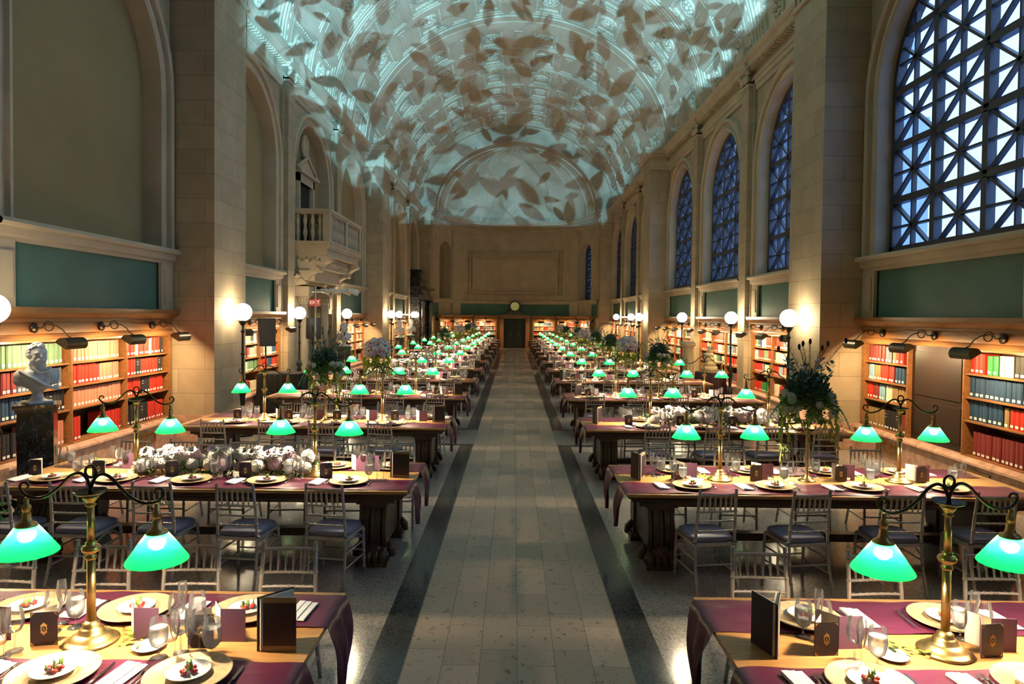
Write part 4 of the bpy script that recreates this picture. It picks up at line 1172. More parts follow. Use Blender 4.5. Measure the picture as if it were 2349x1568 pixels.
def put_mesh(mb, name, m, parent, loc, rot=(0, 0, 0), sc=1.0, cache={}):
    key = (id(mb), m.name)
    if key in cache:
        o = cache[key].copy(); COL.objects.link(o)
        o.name = name
    else:
        o = mb.build(name, m); cache[key] = o
    o.parent = parent; o.location = loc; o.rotation_euler = rot; o.scale = (sc, sc, sc)
    return o
AN = anemone(.055, 3)
def aim(n): return Vector(n).to_track_quat('Z', 'Y').to_euler()
def add_anemone(root, loc, n, m, sc):
    f = put_mesh(AN[0], 'anemone_bloom', m, root, loc, aim(n), sc)
    put_mesh(AN[1], 'flower_centre', flower_eye, f, (0, 0, 0))
def make_low(far=False):
    root = empty('floral_centrepiece'); rr = random.Random(11)
    fo = MB(); L2 = .93
    for i in range(12): leaf_cloud(fo, rr, 60 if not far else 16, (-L2 + .08 + i * (2 * L2 - .16) / 11, 0, .07), (.13, .12, .07), .065)
    fo.build('foliage', leaf_m, root)
    n = 0
    for i in range(11):
        for (y, z, s) in ((-.07, .10, .95), (.07, .10, .95), (0, .19, 1.05)):
            if far and z < .19 and y > 0: continue
            x = -L2 + .09 + (i + rr.uniform(-.2, .2)) * (2 * L2 - .18) / 10
            q = rr.random(); m = petal_w if q < .72 else (petal_p if q < .88 else petal_g)
            put_mesh(HY[n % 2], 'hydrangea_bloom', m, root, (x, y + rr.uniform(-.02, .02), z + rr.uniform(-.015, .02)), (rr.uniform(-.5, .5), rr.uniform(-.5, .5), rr.uniform(0, 6)), s * rr.uniform(.85, 1.12)); n += 1
    for i in range(24 if not far else 12):
        x = rr.uniform(-L2 + .08, L2 - .08); a = rr.uniform(-.95, .95); z = .13 + .13 * math.cos(a); y = -.15 * math.sin(a) - .0
        if rr.random() < .65: y = -abs(y)
        nrm = (rr.uniform(-.2, .2), y * 4 - .25, .55); add_anemone(root, (x, y * 1.0 - .0, z), nrm, petal_p if rr.random() < .35 else petal_w, rr.uniform(.85, 1.1))
    return root
P_LOW = Proto(make_low()); P_LOWF = Proto(make_low(True))

def hanging(rr, mb, x, y, z, L, r=.012):
    n = 14; P = [(x + .012 * math.sin(k * .9 + x * 30), y + .012 * math.cos(k * 1.1), z - L * k / n) for k in range(n + 1)]
    mb.tube(P, [r * (.6 + .5 * abs(math.sin(k * 2.3))) * (1 - .5 * k / n) for k in range(n + 1)], 6)
    for k in range(n * 4):
        t = k / (n * 4); a = rr.uniform(0, 6.3); p = Vector(P[int(t * n)]); d = Vector((math.cos(a), math.sin(a), -.6)) * r * 1.6
        mb.poly([tuple(p), tuple(p + d + Vector((0, 0, r))), tuple(p + d * 1.2 - Vector((0, 0, r)))])
def make_tall(kind):
    root = empty('tall_floral_stand'); rr = random.Random(21 if kind == 'green' else 33)
    st = MB(); st.lathe([(.085, 0), (.088, .006), (.06, .016), (.03, .04), (.016, .08), (.012, .14), (.014, .3), (.020, .48), (.026, .50), (.018, .52), (.014, .53)], 20)
    st.build('stand', brass, root)
    ca = MB()
    for k in range(5):
        a = 2 * PI * k / 5 + .3; c, s = math.cos(a), math.sin(a)
        ca.tube([(0, 0, .50), (.06 * c, .06 * s, .50), (.13 * c, .13 * s, .53), (.19 * c, .19 * s, .60), (.20 * c, .20 * s, .66)], .006, 6)
        ca.lathe([(.012, .655), (.034, .665), (.036, .67)], 12, o=(.20 * c, .20 * s, 0))
    ca.build('candelabra_arms', brass, root)
    for k in range(5):
        a = 2 * PI * k / 5 + .3; v = MB(); v.lathe([(.022, .67), (.034, .70), (.038, .76)], 14, o=(.20 * math.cos(a), .20 * math.sin(a), 0)); v.build('votive_holder', votive_m, root)
    fo = MB()
    if kind == 'green':
        leaf_cloud(fo, rr, 1900, (0, 0, .80), (.27, .27, .19), .058); d = MB(); leaf_cloud(d, rr, 1100, (0, 0, .93), (.19, .19, .20), .065, up=1.0)
        # spires of dark leaves
        for k in range(9):
            a = 2 * PI * k / 9; x, y = .16 * math.cos(a), .16 * math.sin(a); top = .28 + .10 * rr.random()
            for q in range(16):
                z = .92 + top * q / 16; b = q * 2.4; u = Vector((math.cos(b), math.sin(b), .7)) * .055; w = Vector((-math.sin(b), math.cos(b), 0)) * .02; c = Vector((x * (1 + .4 * q / 16), y * (1 + .4 * q / 16), z))
                d.poly([tuple(c), tuple(c + u * .5 + w), tuple(c + u), tuple(c + u * .5 - w)])
        d.build('dark_foliage', leaf_d, root)
        # drooping fronds
        for k in range(16):
            a = 2 * PI * k / 16 + .2; c0 = Vector((.2 * math.cos(a), .2 * math.sin(a), .80))
            for q in range(26):
                t = q / 26; c = c0 + Vector((math.cos(a) * .20 * t, math.sin(a) * .20 * t, .12 * t - .36 * t * t)); b = a + (PI / 2 if q % 2 else -PI / 2)
                u = Vector((math.cos(b) * .045, math.sin(b) * .045, -.02)) + Vector((math.cos(a), math.sin(a), -.3)) * .02; w = Vector((math.cos(a), math.sin(a), 0)) * .007
                fo.poly([tuple(c), tuple(c + u * .5 + w), tuple(c + u), tuple(c + u * .5 - w)])
        fo.build('foliage', leaf_m, root)
        for k in range(24):
            a = rr.uniform(0, 2 * PI); e = rr.uniform(-.5, .6); p = (.27 * math.cos(a) * math.cos(e), .27 * math.sin(a) * math.cos(e), .80 + .22 * math.sin(e))
            put_mesh(HY[k % 2], 'bloom', petal_w if k % 3 else petal_g, root, p, (a, e, 0), rr.uniform(.34, .60))
        # peacock feathers
        for k, (a, h, o_) in enumerate(((2.5, .62, .30), (1.9, .50, .18), (1.2, .58, .06), (.4, .55, .24), (-.2, .60, .36), (3.4, .48, .36), (-1.2, .5, .2), (4.2, .56, .3))):
            stp = Vector((.03 * math.cos(a), .03 * math.sin(a), .95)); tip = Vector((o_ * math.cos(a), o_ * math.sin(a) * .7, 1.02 + h * .75)); mb = MB(); P = []
            for q in range(9):
                t = q / 8; p = stp.lerp(tip, t) + Vector((math.cos(a), math.sin(a), 0)) * (.05 * math.sin(t * PI) * -.6); P.append(p)
            mb.tube(P, .0018, 4)
            for q in range(60):
                t = .35 + .6 * q / 60; p = P[0].lerp(P[-1], t) + Vector((math.cos(a), math.sin(a), 0)) * (.05 * math.sin(t * PI) * -.6)
                b = rr.uniform(0, 6.3); u = Vector((math.cos(b) * .5, math.sin(b) * .3, .85)) * rr.uniform(.04, .085); w = u.cross(Vector((0, 1, 0))).normalized() * .0012
                mb.poly([tuple(p + w), tuple(p + u), tuple(p - w)])
            fe = mb.build('feather', feather_m, root)
            ey = MB(); ey.smooth = True; ey.sphere(tuple(tip), .017, 8, 6, 1.9, sy=.25); ey.build('feather_eye', feather_eye, fe)
        for (x, y, L) in ((-.27, .02, .55), (-.24, -.08, .42), (.25, .03, .34), (.28, -.04, .40), (.22, .12, .3), (-.1, -.24, .3)): am = MB(); hanging(rr, am, x, y, .74, L, .013); am.build('amaranthus_strand', amaranth, root)
        pass
    else:
        leaf_cloud(fo, rr, 700, (0, 0, .72), (.26, .26, .12), .08, up=-.3); fo.build('foliage', leaf_b, root)
        n = 46
        for i in range(n):
            z = 1 - 1.5 * (i + .5) / n; a = i * 2.39996; q = math.sqrt(max(0, 1 - z * z)); nr = (q * math.cos(a), q * math.sin(a), z)
            p = (nr[0] * .25, nr[1] * .25, .93 + nr[2] * .22)
            m = (petal_p, petal_w, petal_l)[i % 3 if i % 5 else 1]
            if i % 3 == 0: add_anemone(root, p, nr, m, 1.25)
            else: put_mesh(HY[i % 2], 'hydrangea_bloom', m, root, tuple(c * .95 if k < 2 else c for k, c in enumerate(p)), (a, 0, 0), .95)
        for k in range(15): a = 2 * PI * k / 15; am = MB(); hanging(rr, am, .26 * math.cos(a), .26 * math.sin(a), .72, rr.uniform(.2, .45), .014); am.build('amaranthus_strand', amaranth, root)
    for k in range(6):
        cr = MB(); a = 2 * PI * k / 6; x, y = .13 * math.cos(a), .13 * math.sin(a)
        for q in range(8): cr.sphere((x, y, .52 - q * .026), .0095, 6, 4)
        cr.sphere((x, y, .52 - 8 * .026 - .018), .014, 6, 4, 1.9); cr.build('crystal_strand', crystal, root)
    return root
P_TG = Proto(make_tall('green')); P_TW = Proto(make_tall('white'))

# ---- globe standard lamp (2.47 m to the globe's centre)
def make_globe():
    root = empty('globe_floor_lamp')
    b = MB(); b.lathe([(.20, 0), (.21, .03), (.16, .06), (.13, .10), (.15, .16), (.10, .22), (.06, .30), (.085, .36), (.05, .42), (.035, .55)], 12)
    for k in range(3): a = 2 * PI * k / 3; b.tube([(.08 * math.cos(a), .08 * math.sin(a), .25), (.20 * math.cos(a), .20 * math.sin(a), .16), (.26 * math.cos(a), .26 * math.sin(a), .04)], [.03, .04, .035], 8)
    b.build('base', iron, root)
    p = MB(); p.lathe([(.035, .5), (.055, .8), (.075, .86), (.04, .93), (.09, 1.02), (.05, 1.10), (.03, 1.16), (.024, 1.6), (.045, 1.63), (.024, 1.66), (.022, 2.05), (.045, 2.08), (.022, 2.12), (.03, 2.22)], 12, cap0=False)
    p.build('post', iron, root)
    c = MB(); c.lathe([(.03, 2.2), (.06, 2.24), (.085, 2.285), (.095, 2.30), (.02, 2.31)], 16); c.build('collar', iron, root)
    g = MB(); g.smooth = True; g.sphere((0, 0, 2.47), .175, 24, 14); g.build('globe', globe_m, root)
    return root
P_GLOBE = Proto(make_globe())
# ---- scroll-armed reflector above a bookcase; local: wall at y=0, hall side is -y
def make_shelflamp():
    root = empty('bookcase_lamp')
    m = MB(); m.smooth = True; m.sphere((0, 0, 0), .075, 10, 6, 1.0, sy=.4); m.lathe([(.05, -.02), (.05, .02)], 4, ph=0); m.build('wall_rosette', bronze, root)
    P = [(0, -.02, 0), (0, -.10, .0)]
    for k in range(15):
        a = PI + k * 2 * PI * 1.15 / 14; r = .075 * (1 - .35 * k / 14); P.append((0, -.19 + r * math.cos(a) * -1, .02 + r * math.sin(a) * -1))
    P += [(0, -.30, .03), (0, -.38, -.02), (0, -.44, -.10), (0, -.50, -.13)]
    a = MB(); a.tube(P, .008, 6); a.build('scroll_arm', bronze, root)
    rf = MB(); n = 10; y0, z0, R = -.50, -.21, .088
    for sx in (1,):
        ring0 = [(-.21, y0 + R * math.cos(.3 + (PI + .55) * k / n), z0 + R * math.sin(.3 + (PI + .55) * k / n)) for k in range(n + 1)]
        ring1 = [(.21, p[1], p[2]) for p in ring0]
        i = rf.pts(ring0 + ring1); rf.smooth = True
        for k in range(n): rf.face((i + k, i + k + 1, i + n + 1 + k + 1, i + n + 1 + k))
        rf.smooth = False; rf.poly(ring0); rf.poly(ring1)
    rf.build('reflector', bronze, root)
    t = MB(); t.tube([(-.17, y0, z0 + .02), (.17, y0, z0 + .02)], .012, 8); t.build('bulb_tube', bulb_m, root)
    light('AREA', 'reflector_light', (0, y0 + .0, z0 - .005), 17, (1.0, .68, .34), root, size=(.34, .07), rot=(math.radians(42), 0, 0))
    return root
P_SL = Proto(make_shelflamp())
# ================================================================== TABLES LAID OUT
NROW, Y1, PITCH = 13, 3.44, 3.67
SIDE = {-1: 'left', 1: 'right'}
def seats(s, i, near):
    if s < 0:
        if i == 1: return [1.53, 2.15, 2.76, 3.40]
        if i == 2: return [1.68, 2.50, 3.25, 4.00, 4.65] if near else [1.38, 1.98, 2.64, 3.28, 4.02, 4.62]
        if i == 3: return [1.92, 2.78, 3.51, 4.32] if near else [1.45, 2.28, 3.12, 3.88]
    else:
        if i == 1: return [1.60, 2.38, 3.16, 3.95]
        if i == 2: return [1.74, 2.56, 3.44, 4.28] if near else [1.73, 2.53, 3.38, 4.17]
        if i == 3: return [2.02, 2.82, 3.62, 4.40]
    return [1.58, 2.40, 3.22, 4.05]
LOW = {(-1, 2), (1, 3), (-1, 5), (-1, 6), (-1, 7), (-1, 9), (1, 10), (-1, 11)}
TALLG = {(-1, 3), (1, 2), (1, 4), (1, 6), (1, 7), (1, 9), (1, 11), (-1, 12), (-1, 8)}
TALLW = {(-1, 4), (1, 5), (1, 8), (1, 12), (-1, 10), (-1, 13)}
ZT = TH + .0128
def avoid(x, half, obs):
    for (ox, r) in obs:
        if abs(x - ox) < half + r: x = ox + (half + r) * (1 if x >= ox else -1)
    return x
for i in range(1, NROW + 1):
    yc = Y1 + PITCH * (i - 1)
    for s in (-1, 1):
        T = '%s %s table' % (nearest(i), SIDE[s]); rz = 0 if s > 0 else PI; jy = ru(-.02, .02) if i > 3 else 0
        y = yc + jy
        P_TABLE.place((s * 1.05, y, 0), rz, 'long oak library table on carved trestles, %s table %s of the aisle' % (nearest(i), SIDE[s]), 'table', 'long library tables')
        for near in (True, False):
            e = -1 if near else 1
            sg = e * (1 if s > 0 else -1)
            P_RUN[sg].place((s * 1.05, y + e * .395, 0), rz, 'plum satin runner along the %s side of the %s' % ('near' if near else 'far', T), 'table runner', 'plum satin runners')
        for k, x in enumerate(((2.19 if s < 0 else 2.16, 4.0) if i == 1 else (2.12, 3.99))):
            if i == 1 and k == 1 and False: continue
            P_LAMP.place((s * x, y, TH + .001), ru(-.08, .08) if i > 2 else (-.12 if s < 0 else .16) * (1 if i == 1 else .3), 'brass reading lamp with two green glass shades, %s end of the %s' % ('aisle' if k == 0 else 'wall', T), 'lamp', 'green-shaded reading lamps')
        full = i <= 5
        if i < 13: bx = (1.22 if s < 0 else 1.20)
        if i in (1, 2, 3, 4, 5, 6, 7, 8, 9, 10):
            P_BOOK.place((s * 1.05 + (.22 if s > 0 else -.26), y + (-.09 if s > 0 else -.075), TH + .001), (1.0 if s > 0 else -.12) + (0 if i < 3 else ru(-.3, .3)), 'plum covered book standing half open at the aisle end of the %s' % T, 'book', 'upright books at the aisle ends')
        low = (s, i) in LOW
        if low: (P_LOW if i < 5 else P_LOWF).place((s * 3.035, y, TH), PI * 0, 'long low arrangement of white hydrangeas and anemones along the middle of the %s' % T, 'flowers', 'low floral centrepieces')
        if (s, i) in TALLG: P_TG.place((s * 3.03, y, TH), ru(0, 6) if i > 3 else (0 if s > 0 else 2.6), 'tall gilt stand of dark greenery, feathers and hanging amaranthus on the %s' % T, 'flowers', 'tall green arrangements')
        if (s, i) in TALLW: P_TW.place((s * 2.95, y, TH), ru(0, 6), 'tall gilt stand with a ball of white and pink blooms on the %s' % T, 'flowers', 'tall blossom-ball arrangements')
        if (s, i) == (-1, 1): P_TG.place((-3.12, y, TH), 1.0, 'tall greenery arrangement at the left picture edge, only its fronds in view', 'flowers', 'tall green arrangements')
        if not low:
            for q, x in enumerate((1.78, 2.62, 3.45) if i <= 4 else (2.62,)):
                if abs(x - 3.03) < .3 and (s, i) not in TALLG: pass
                P_VOT.place((s * (x + .02), y + .03 * (-1) ** q, TH), 0, 'small glass votive candle, %s from aisle, middle of the %s' % (ORD[q + 1], T), 'candle', 'votive candles')
                if i <= 3: P_SPRIG.place((s * (x + .17), y + .02 * (-1) ** q, TH), ru(0, 6), 'bright green fern sprig beside the %s votive from the aisle, %s' % (ORD[q + 1], T), 'greenery', 'green sprigs')
        if i <= 4: P_BREAD.place((s * 1.86, y - .10 if low else y - .06, TH), 0, 'small white side plate beside the aisle-end lamp of the %s' % T, 'plate', 'side plates')
        for near in (True, False):
            e = -1 if near else 1
            S = 'near' if near else 'far'
            for k, x in enumerate(seats(s, i, near)):
                pos = '%s place from aisle, %s side, %s' % (ORD[k + 1], S, T)
                X = s * x; yp = y + e * .345
                if not (i == 1 and near):
                    (P_CHAIR if i <= 4 else P_CHAIR_FAR).place((X + ru(-.02, .02), y + e * (TW / 2 + .175 + ru(-.02, .03)), 0), (0 if near else PI) + ru(-.09, .09) + (.10 * s if (near and i <= 3) else 0), 'champagne chiavari chair with lavender cushion, %s' % pos, 'chair', 'chiavari chairs')
                if i > 11 and not near and k > 1: pass
                P_CHARGER.place((X, yp, ZT), ru(0, 6), 'gold-flecked charger plate, %s' % pos, 'plate', 'charger plates', sc=1.09 if i < 13 else 1.09)
                P_PLATE.place((X, yp, ZT + .0075), ru(0, 6), 'white appetizer plate on its charger, %s' % pos, 'plate', 'white appetizer plates')
                if i <= 5: P_FOOD.place((X + .005, yp, ZT + .0195), ru(0, 6), 'small red and green salad, %s' % pos, 'food', 'plated salads', sc=1.25)
                nx = X - (.305 if near else -.305)
                if abs(nx) > 1.12:
                    P_NAP.place((nx, yp + e * .01, ZT), (-.15 if s < 0 else .12) * (1 if near else .5) * (1 if i < 3 else rnd()), 'folded white linen napkin, %s' % pos, 'napkin', 'folded linen napkins')
                if i <= 3:
                    r_ = 0 if near else PI
                    for (dx, pr, nm) in ((-.225, P_FORK, 'outer fork'), (-.20, P_FORK, 'inner fork'), (.215, P_KNIFE, 'knife')):
                        fx = X + (dx if near else -dx)
                        if abs(fx) > 1.1: pr.place((fx, yp + ru(-.01, .01), ZT), r_ + ru(-.03, .03), 'silver %s, %s' % (nm, pos), 'cutlery', 'silver cutlery')
                yi = e * ((.055 if near else .045) + (.16 if low else 0))
                LX = (2.19 if s < 0 else 2.16, 4.0) if i == 1 else (2.12, 3.99)
                obs = [(s * v, .135) for v in LX] + ([(s * 3.0, .10)] if (s, i) in TALLG | TALLW else [])
                if low: cx, yi = (X - .28, -.205) if near else (X + .38, .19)
                else: cx, yi = X - .09, (-.055 if near else .02)
                c0 = cx + .013 if near else (cx + .12 if not low else cx)
                c1 = avoid(c0, .075, obs + ([(s * 1.30, .16)] if k == 0 else [])) if not low else c0
                cx += c1 - c0
                if not near: cx = cx + .13 if not low else cx
                if not near and low and abs(cx) < 1.35: cx = X - .34
                if near: (P_CARD if full else P_CARDF).place((cx - .05, y + yi, TH), ru(-.12, .12), 'dark folded menu card with gold emblem, %s' % pos, 'menu card', 'standing menu cards')
                else: (P_CB if full else P_CBF).place((cx - .01, y + yi, TH), ru(-.12, .12) + (0 if s < 0 else .0), 'plum-backed folded menu card, %s' % pos, 'menu card', 'menu cards seen from behind')
                gx = X + (.17 if near else -.19)
                gy = y + e * (.155 if not low else .205)
                g0 = gx
                og = ([(s * (LX[0] - .08), .30)] + obs[1:]) if (near and i <= 4) else obs
                if not low: gx = avoid(gx, .045, og + ([(s * 1.30, .16)] if k == 0 else []))
                wdx = (.085 if near else -.085) * (1 if abs(g0 - gx) < 1e-6 or (gx - g0) * (1 if near else -1) > 0 else -1)
                (P_GOB if full else P_GOBF).place((gx, gy, TH + .001), 0, 'stemmed goblet of iced water, %s' % pos, 'glass', 'water goblets', sc=1.12)
                (P_WINE if full else P_WINEF).place((gx + wdx, gy - e * (.05 if not low else -.01), TH + .001), 0, 'empty wine glass beside the goblet, %s' % pos, 'glass', 'wine glasses', sc=1.08)
                if i <= 5: P_FLUTE.place((gx + wdx * (1.75 if low else 1.1), gy + e * (.03 if not low else .0), TH + .012), 0, 'slim champagne flute, %s' % pos, 'glass', 'champagne flutes')
# ================================================================== BOOKCASES AND BOOKS
SHZ = [.52, 1.02, 1.36, 1.70, 2.05]
CORN = [(2.05, 0), (2.05, .02), (2.09, .035), (2.12, .02), (2.14, .0), (2.28, .0), (2.30, .03), (2.34, .035), (2.36, .07), (2.40, .12), (2.43, .15), (2.46, .155), (2.50, .16), (2.50, -.42)]
def bookcase(M, w, nsec, doors, label, plinth=pink_marble, end=.12, ul=.06, depth=.38):
    """local: x across (0 in the middle), front at y 0, back +y"""
    root = empty('bookcase'); root.matrix_world = M; tag(root, label, 'bookcase', 'oak wall bookcases')
    h = w / 2
    p = MB(); p.box(-h, h, -.10, depth + .04, 0, .42)
    p.sweep([(Vector((-h, 0, 0)), Vector((0, 0, 1)), Vector((0, -1, 0))), (Vector((h, 0, 0)), Vector((0, 0, 1)), Vector((0, -1, 0)))], [(.42, .10), (.43, .13), (.46, .12), (.50, .04), (.505, -.05), (.505, -.4)], close=True)
    pl = p.build('plinth', plinth, root)
    g = MB(); n = int(w / 1.6)
    for k in range(n):
        c = -h + w * (k + .5) / n
        g.box(c - .34, c + .34, -.118, -.102, .14, .16); g.box(c - .34, c + .34, -.118, -.102, .34, .36); g.box(c - .34, c - .32, -.118, -.102, .14, .36); g.box(c + .32, c + .34, -.118, -.102, .14, .36)
        for q in range(8):
            x = c - .32 + q * .08; g.prism([(x, .16), (x + .015, .16), (x + .08, .34), (x + .065, .34)], 'y', -.116, -.106); g.prism([(x + .065, .16), (x + .08, .16), (x + .015, .34), (x, .34)], 'y', -.116, -.106)
    g.build('vent_grille', brass, root)
    b = MB(); b.box(-h, h, depth - .02, depth, .5, 2.06); b.build('back_panel', wood_dark, root)
    c = MB(); c.sweep([(Vector((-h - .05, 0, 0)), Vector((0, 0, 1)), Vector((0, -1, 0))), (Vector((h + .05, 0, 0)), Vector((0, 0, 1)), Vector((0, -1, 0)))], CORN, close=True)
    c.box(-h, h, .0, depth, 2.05, 2.07); c.build('cornice', wood_case, root)
    sw = (w - 2 * end - (nsec - 1) * ul) / nsec; secs = []; x = -h + end
    ups = [(-h, -h + end)]
    for k in range(nsec):
        secs.append((x, x + sw)); x += sw
        ups.append((x, x + (ul if k < nsec - 1 else end))); x += ul
    for (a, bb) in ups:
        u = MB(); u.box(a, bb, -.012, depth - .02, .50, 2.06); u.box(a + .015, bb - .015, -.02, -.012, .56, 2.0); u.build('upright', wood_case, root)
    for k, (a, bb) in enumerate(secs):
        if k in doors:
            d = MB(); d.box(a, bb, .05, .09, .5, 2.06); d.box(a + .1, bb - .1, .035, .05, .62, 1.15); d.box(a + .1, bb - .1, .035, .05, 1.25, 1.95); d.build('door', mat('very_dark_panelled_wood', (.022, .009, .006), .45), root); continue  # dark panelled door, its wood blackened further to paint in the recess's shade
        for z in SHZ[:-1] + [2.05]:
            s_ = MB(); s_.box(a, bb, .0, depth - .02, z - .028, z); s_.box(a, bb, -.008, .0, z - .024, z - .004); s_.build('shelf', wood_case, root)
    return root, secs
BOOKN = [0]
def book_mesh(mb, x0, t, y0, z0, h, d, ci, li, lab=True):
    """one book standing: spine towards -y, slightly rounded"""
    r = t * .14
    P = [(x0 + .001, y0 + d), (x0 + .001, y0 + r), (x0 + t * .25, y0), (x0 + t * .75, y0), (x0 + t - .001, y0 + r), (x0 + t - .001, y0 + d)]
    mb.m = ci; mb.prism(P, 'z', z0, z0 + h)
    if lab:
        mb.m = li
        a, b = z0 + .022, z0 + .058
        mb.poly([(x0 + t * .2, y0 - .001, a), (x0 + t * .8, y0 - .001, a), (x0 + t * .8, y0 - .001, b), (x0 + t * .2, y0 - .001, b)])
    mb.m = ci
    return mb
def fill_named(M, a, b, z, spec, tmin, tmax, h0, where):
    rr = random.Random(int(z * 100) + int(a * 1000)); W_ = b - a - .02; x = a + .01; n = 0
    for (cname, fr) in spec:
        xe = x + W_ * fr
        if cname == 'gap': x = xe; continue
        h = h0 * rr.uniform(.9, 1.0); t = rr.uniform(tmin, tmax)
        while x + t < xe + .015:
            if BOOKN[0] >= 300: return
            n += 1; BOOKN[0] += 1
            hh = h * rr.uniform(.985, 1.0); mb = book_mesh(MB(), 0, t - .002, 0, 0, hh, .22, 0, 1)
            mb.m = 0
            if cname in ('green', 'salmon', 'red', 'dark blue', 'black') and n % 3:   # raised bands on the spine
                for q in (.62, .78): mb.m = 1 if cname == 'black' and n % 2 else 0; mb.box(t * .22, t * .78, -.0022, .001, hh * q, hh * q + .006)
            o = mb.build('book', [BM[cname], label_m]); o.matrix_world = M @ Matrix.Translation((x, .05 + rr.uniform(-.008, .008), z + .001))
            tag(o, '%s book, %s from the left, %s' % (cname, ORD[min(n, 28)], where), 'book', 'books in the two nearest bookcases')
            x += t; t = tmin + (tmax - tmin) * (.5 + .5 * math.sin(n)) if rr.random() < .25 else t
        x = max(x, xe - .03)
DB = MB()     # every book further away, too many to keep apart
DBC = list(BOOKC)
def fill_far(M, secs, doors, seed, spread):
    rr = random.Random(seed); DB.M = M
    for k, (a, b) in enumerate(secs):
        if k in doors: continue
        for zi, z in enumerate(SHZ[:-1]):
            x = a + .01; hmax = SHZ[zi + 1] - z - .05
            while x < b - .06:
                run = rr.randint(2, 9); c = rr.choices(range(len(DBC)), weights=[8, 5, 3, 2, 2, 2, 5, 3, 3, 3, 1, 2])[0] if not spread else rr.choices(range(len(DBC)), weights=[5, 1, 1, 1, 1, 1, 3, 1, 1, 1, 1, 1])[0]
                t = rr.uniform(.035, .06); h = min(hmax, .30) * rr.uniform(.8, 1.0)
                for q in range(run):
                    if x + t > b - .01: break
                    book_mesh(DB, x, t - .002, .05, z + .001, h * rr.uniform(.97, 1), .22, c, len(DBC)); x += t
                x += .0 if rr.random() < .9 else .08
                if x + .035 > b - .01: break
    DB.M = None
def wallM(s, yc, x=6.52): return Matrix.Translation((s * x, yc, 0)) @ Matrix.Rotation(PI / 2 if s < 0 else -PI / 2, 4, 'Z')
SPEC_L = [  # sections from the near end towards the big pier, rows from the top
    [[('green', 1.0)], [('maroon', .3), ('slate', .7)], [('dark blue', .35), ('black', .65)], [('black', .3), ('gap', .15), ('salmon', .55)]],
    [[('salmon', 1.0)], [('red', .5), ('maroon', .06), ('salmon', .44)], [('salmon', 1.0)], [('red', .25), ('gap', .35), ('red', .4)]],
    [[('red', .28), ('cream', .07), ('red', .25), ('cream', .07), ('red', .26), ('black', .07)], [('red', .3), ('black', .12), ('red', .4), ('black', .12)], [('red', .4), ('black', .22), ('red', .38)], [('black', .55), ('red', .45)]]]
SPEC_R = [
    [[('maroon', .35), ('red', .12), ('slate', .2), ('brown', .1), ('red', .15)], [('pale blue', .15), ('brown', .15), ('red', .3), ('maroon', .12), ('dark blue', .22)], [('red', .12), ('maroon', .15), ('pale blue', .2), ('cream', .16), ('brown', .35)], [('brown', .45), ('black', .4), ('maroon', .15)]], None,
    [[('red', .28), ('bright green', .2), ('cream', .24), ('black', .2), ('slate', .08)], [('dark blue', 1.0)], [('dark blue', .55), ('brown', .1), ('red', .35)], [('cream', .05), ('gap', .03), ('maroon', .92)]]]
ROWN = ['top shelf', 'second shelf down', 'third shelf down', 'bottom shelf']
bay_no = {-1: 0, 1: 0}
for (y0, y1, k, j) in SUB:
    for s in (-1, 1):
        if (s, k, j) in ((-1, 1, 1), (-1, 2, 2)) or (k == 0 and j < 2): continue
        bay_no[s] += 1; n = bay_no[s]; yc = (y0 + y1) / 2; M = wallM(s, yc)
        doors = [1] if (s, k, j) == (1, 0, 2) else []
        lab = 'stained oak bookcase built into the %s wall below a green panel, %s from the camera' % (SIDE[s], nearest(n))
        root, secs = bookcase(M, 4.44, 3, doors, lab)
        if k == 0:
            for q, (a, b) in enumerate(secs):
                if q in doors: continue
                spec = (SPEC_L if s < 0 else SPEC_R)[q]
                secname = (['near section', 'middle section', 'pier section'] if s < 0 else ['pier section', '', 'near section'])[q]
                for r_ in range(4):
                    z = SHZ[3 - r_]; fill_named(M, a, b, z, spec[r_], .078 if s < 0 else .085, .095 if s < 0 else .105, .30 if r_ < 3 else .36, '%s, %s of nearest %s bookcase' % (ROWN[r_], secname, SIDE[s]))
        else: fill_far(M, secs, doors, n * 7 + s, (s > 0 or k > 1))
        lamps = (-1.5, 0, 1.5)
        for q, x in enumerate(lamps):
            p = M @ Vector((x, -.03, 2.22)); o = P_SL.place(tuple(p), (PI / 2 if s < 0 else -PI / 2), 'bronze reflector lamp, %s of three on the %s bookcase, %s wall' % (ORD[q + 1], nearest(n), SIDE[s]), 'lamp', 'bookcase reflector lamps')
# end wall: door and curved run of bookcases
units = [24.5, 46.5, 68.5]
for s in (-1, 1):
    for q, dg in enumerate(units):
        a = math.radians(90 - s * dg); R = AR - .45
        M = Matrix.Translation((R * math.cos(a), AY - .4 + R * math.sin(a), 0)) @ Matrix.Rotation(a - PI / 2, 4, 'Z')
        root, secs = bookcase(M, 1.82, 2, [], 'small stained oak bookcase on the curved end wall, %s %s of the door' % (ORD[q + 1], SIDE[s]), plinth=wood_case, end=.08, ul=.04)
        fill_far(M, secs, [], 50 + q * 3 + s, False)
        p = M @ Vector((0, -.03, 2.22)); P_SL.place(tuple(p), a - PI / 2, 'bronze reflector lamp on the end wall bookcase, %s %s of the door' % (ORD[q + 1], SIDE[s]), 'lamp', 'end wall reflector lamps')
o = DB.build('books', [BM[c] for c in DBC] + [label_m]); tag(o, 'rows of mixed red, cream and green books on the more distant bookcases', 'books', kind='stuff')
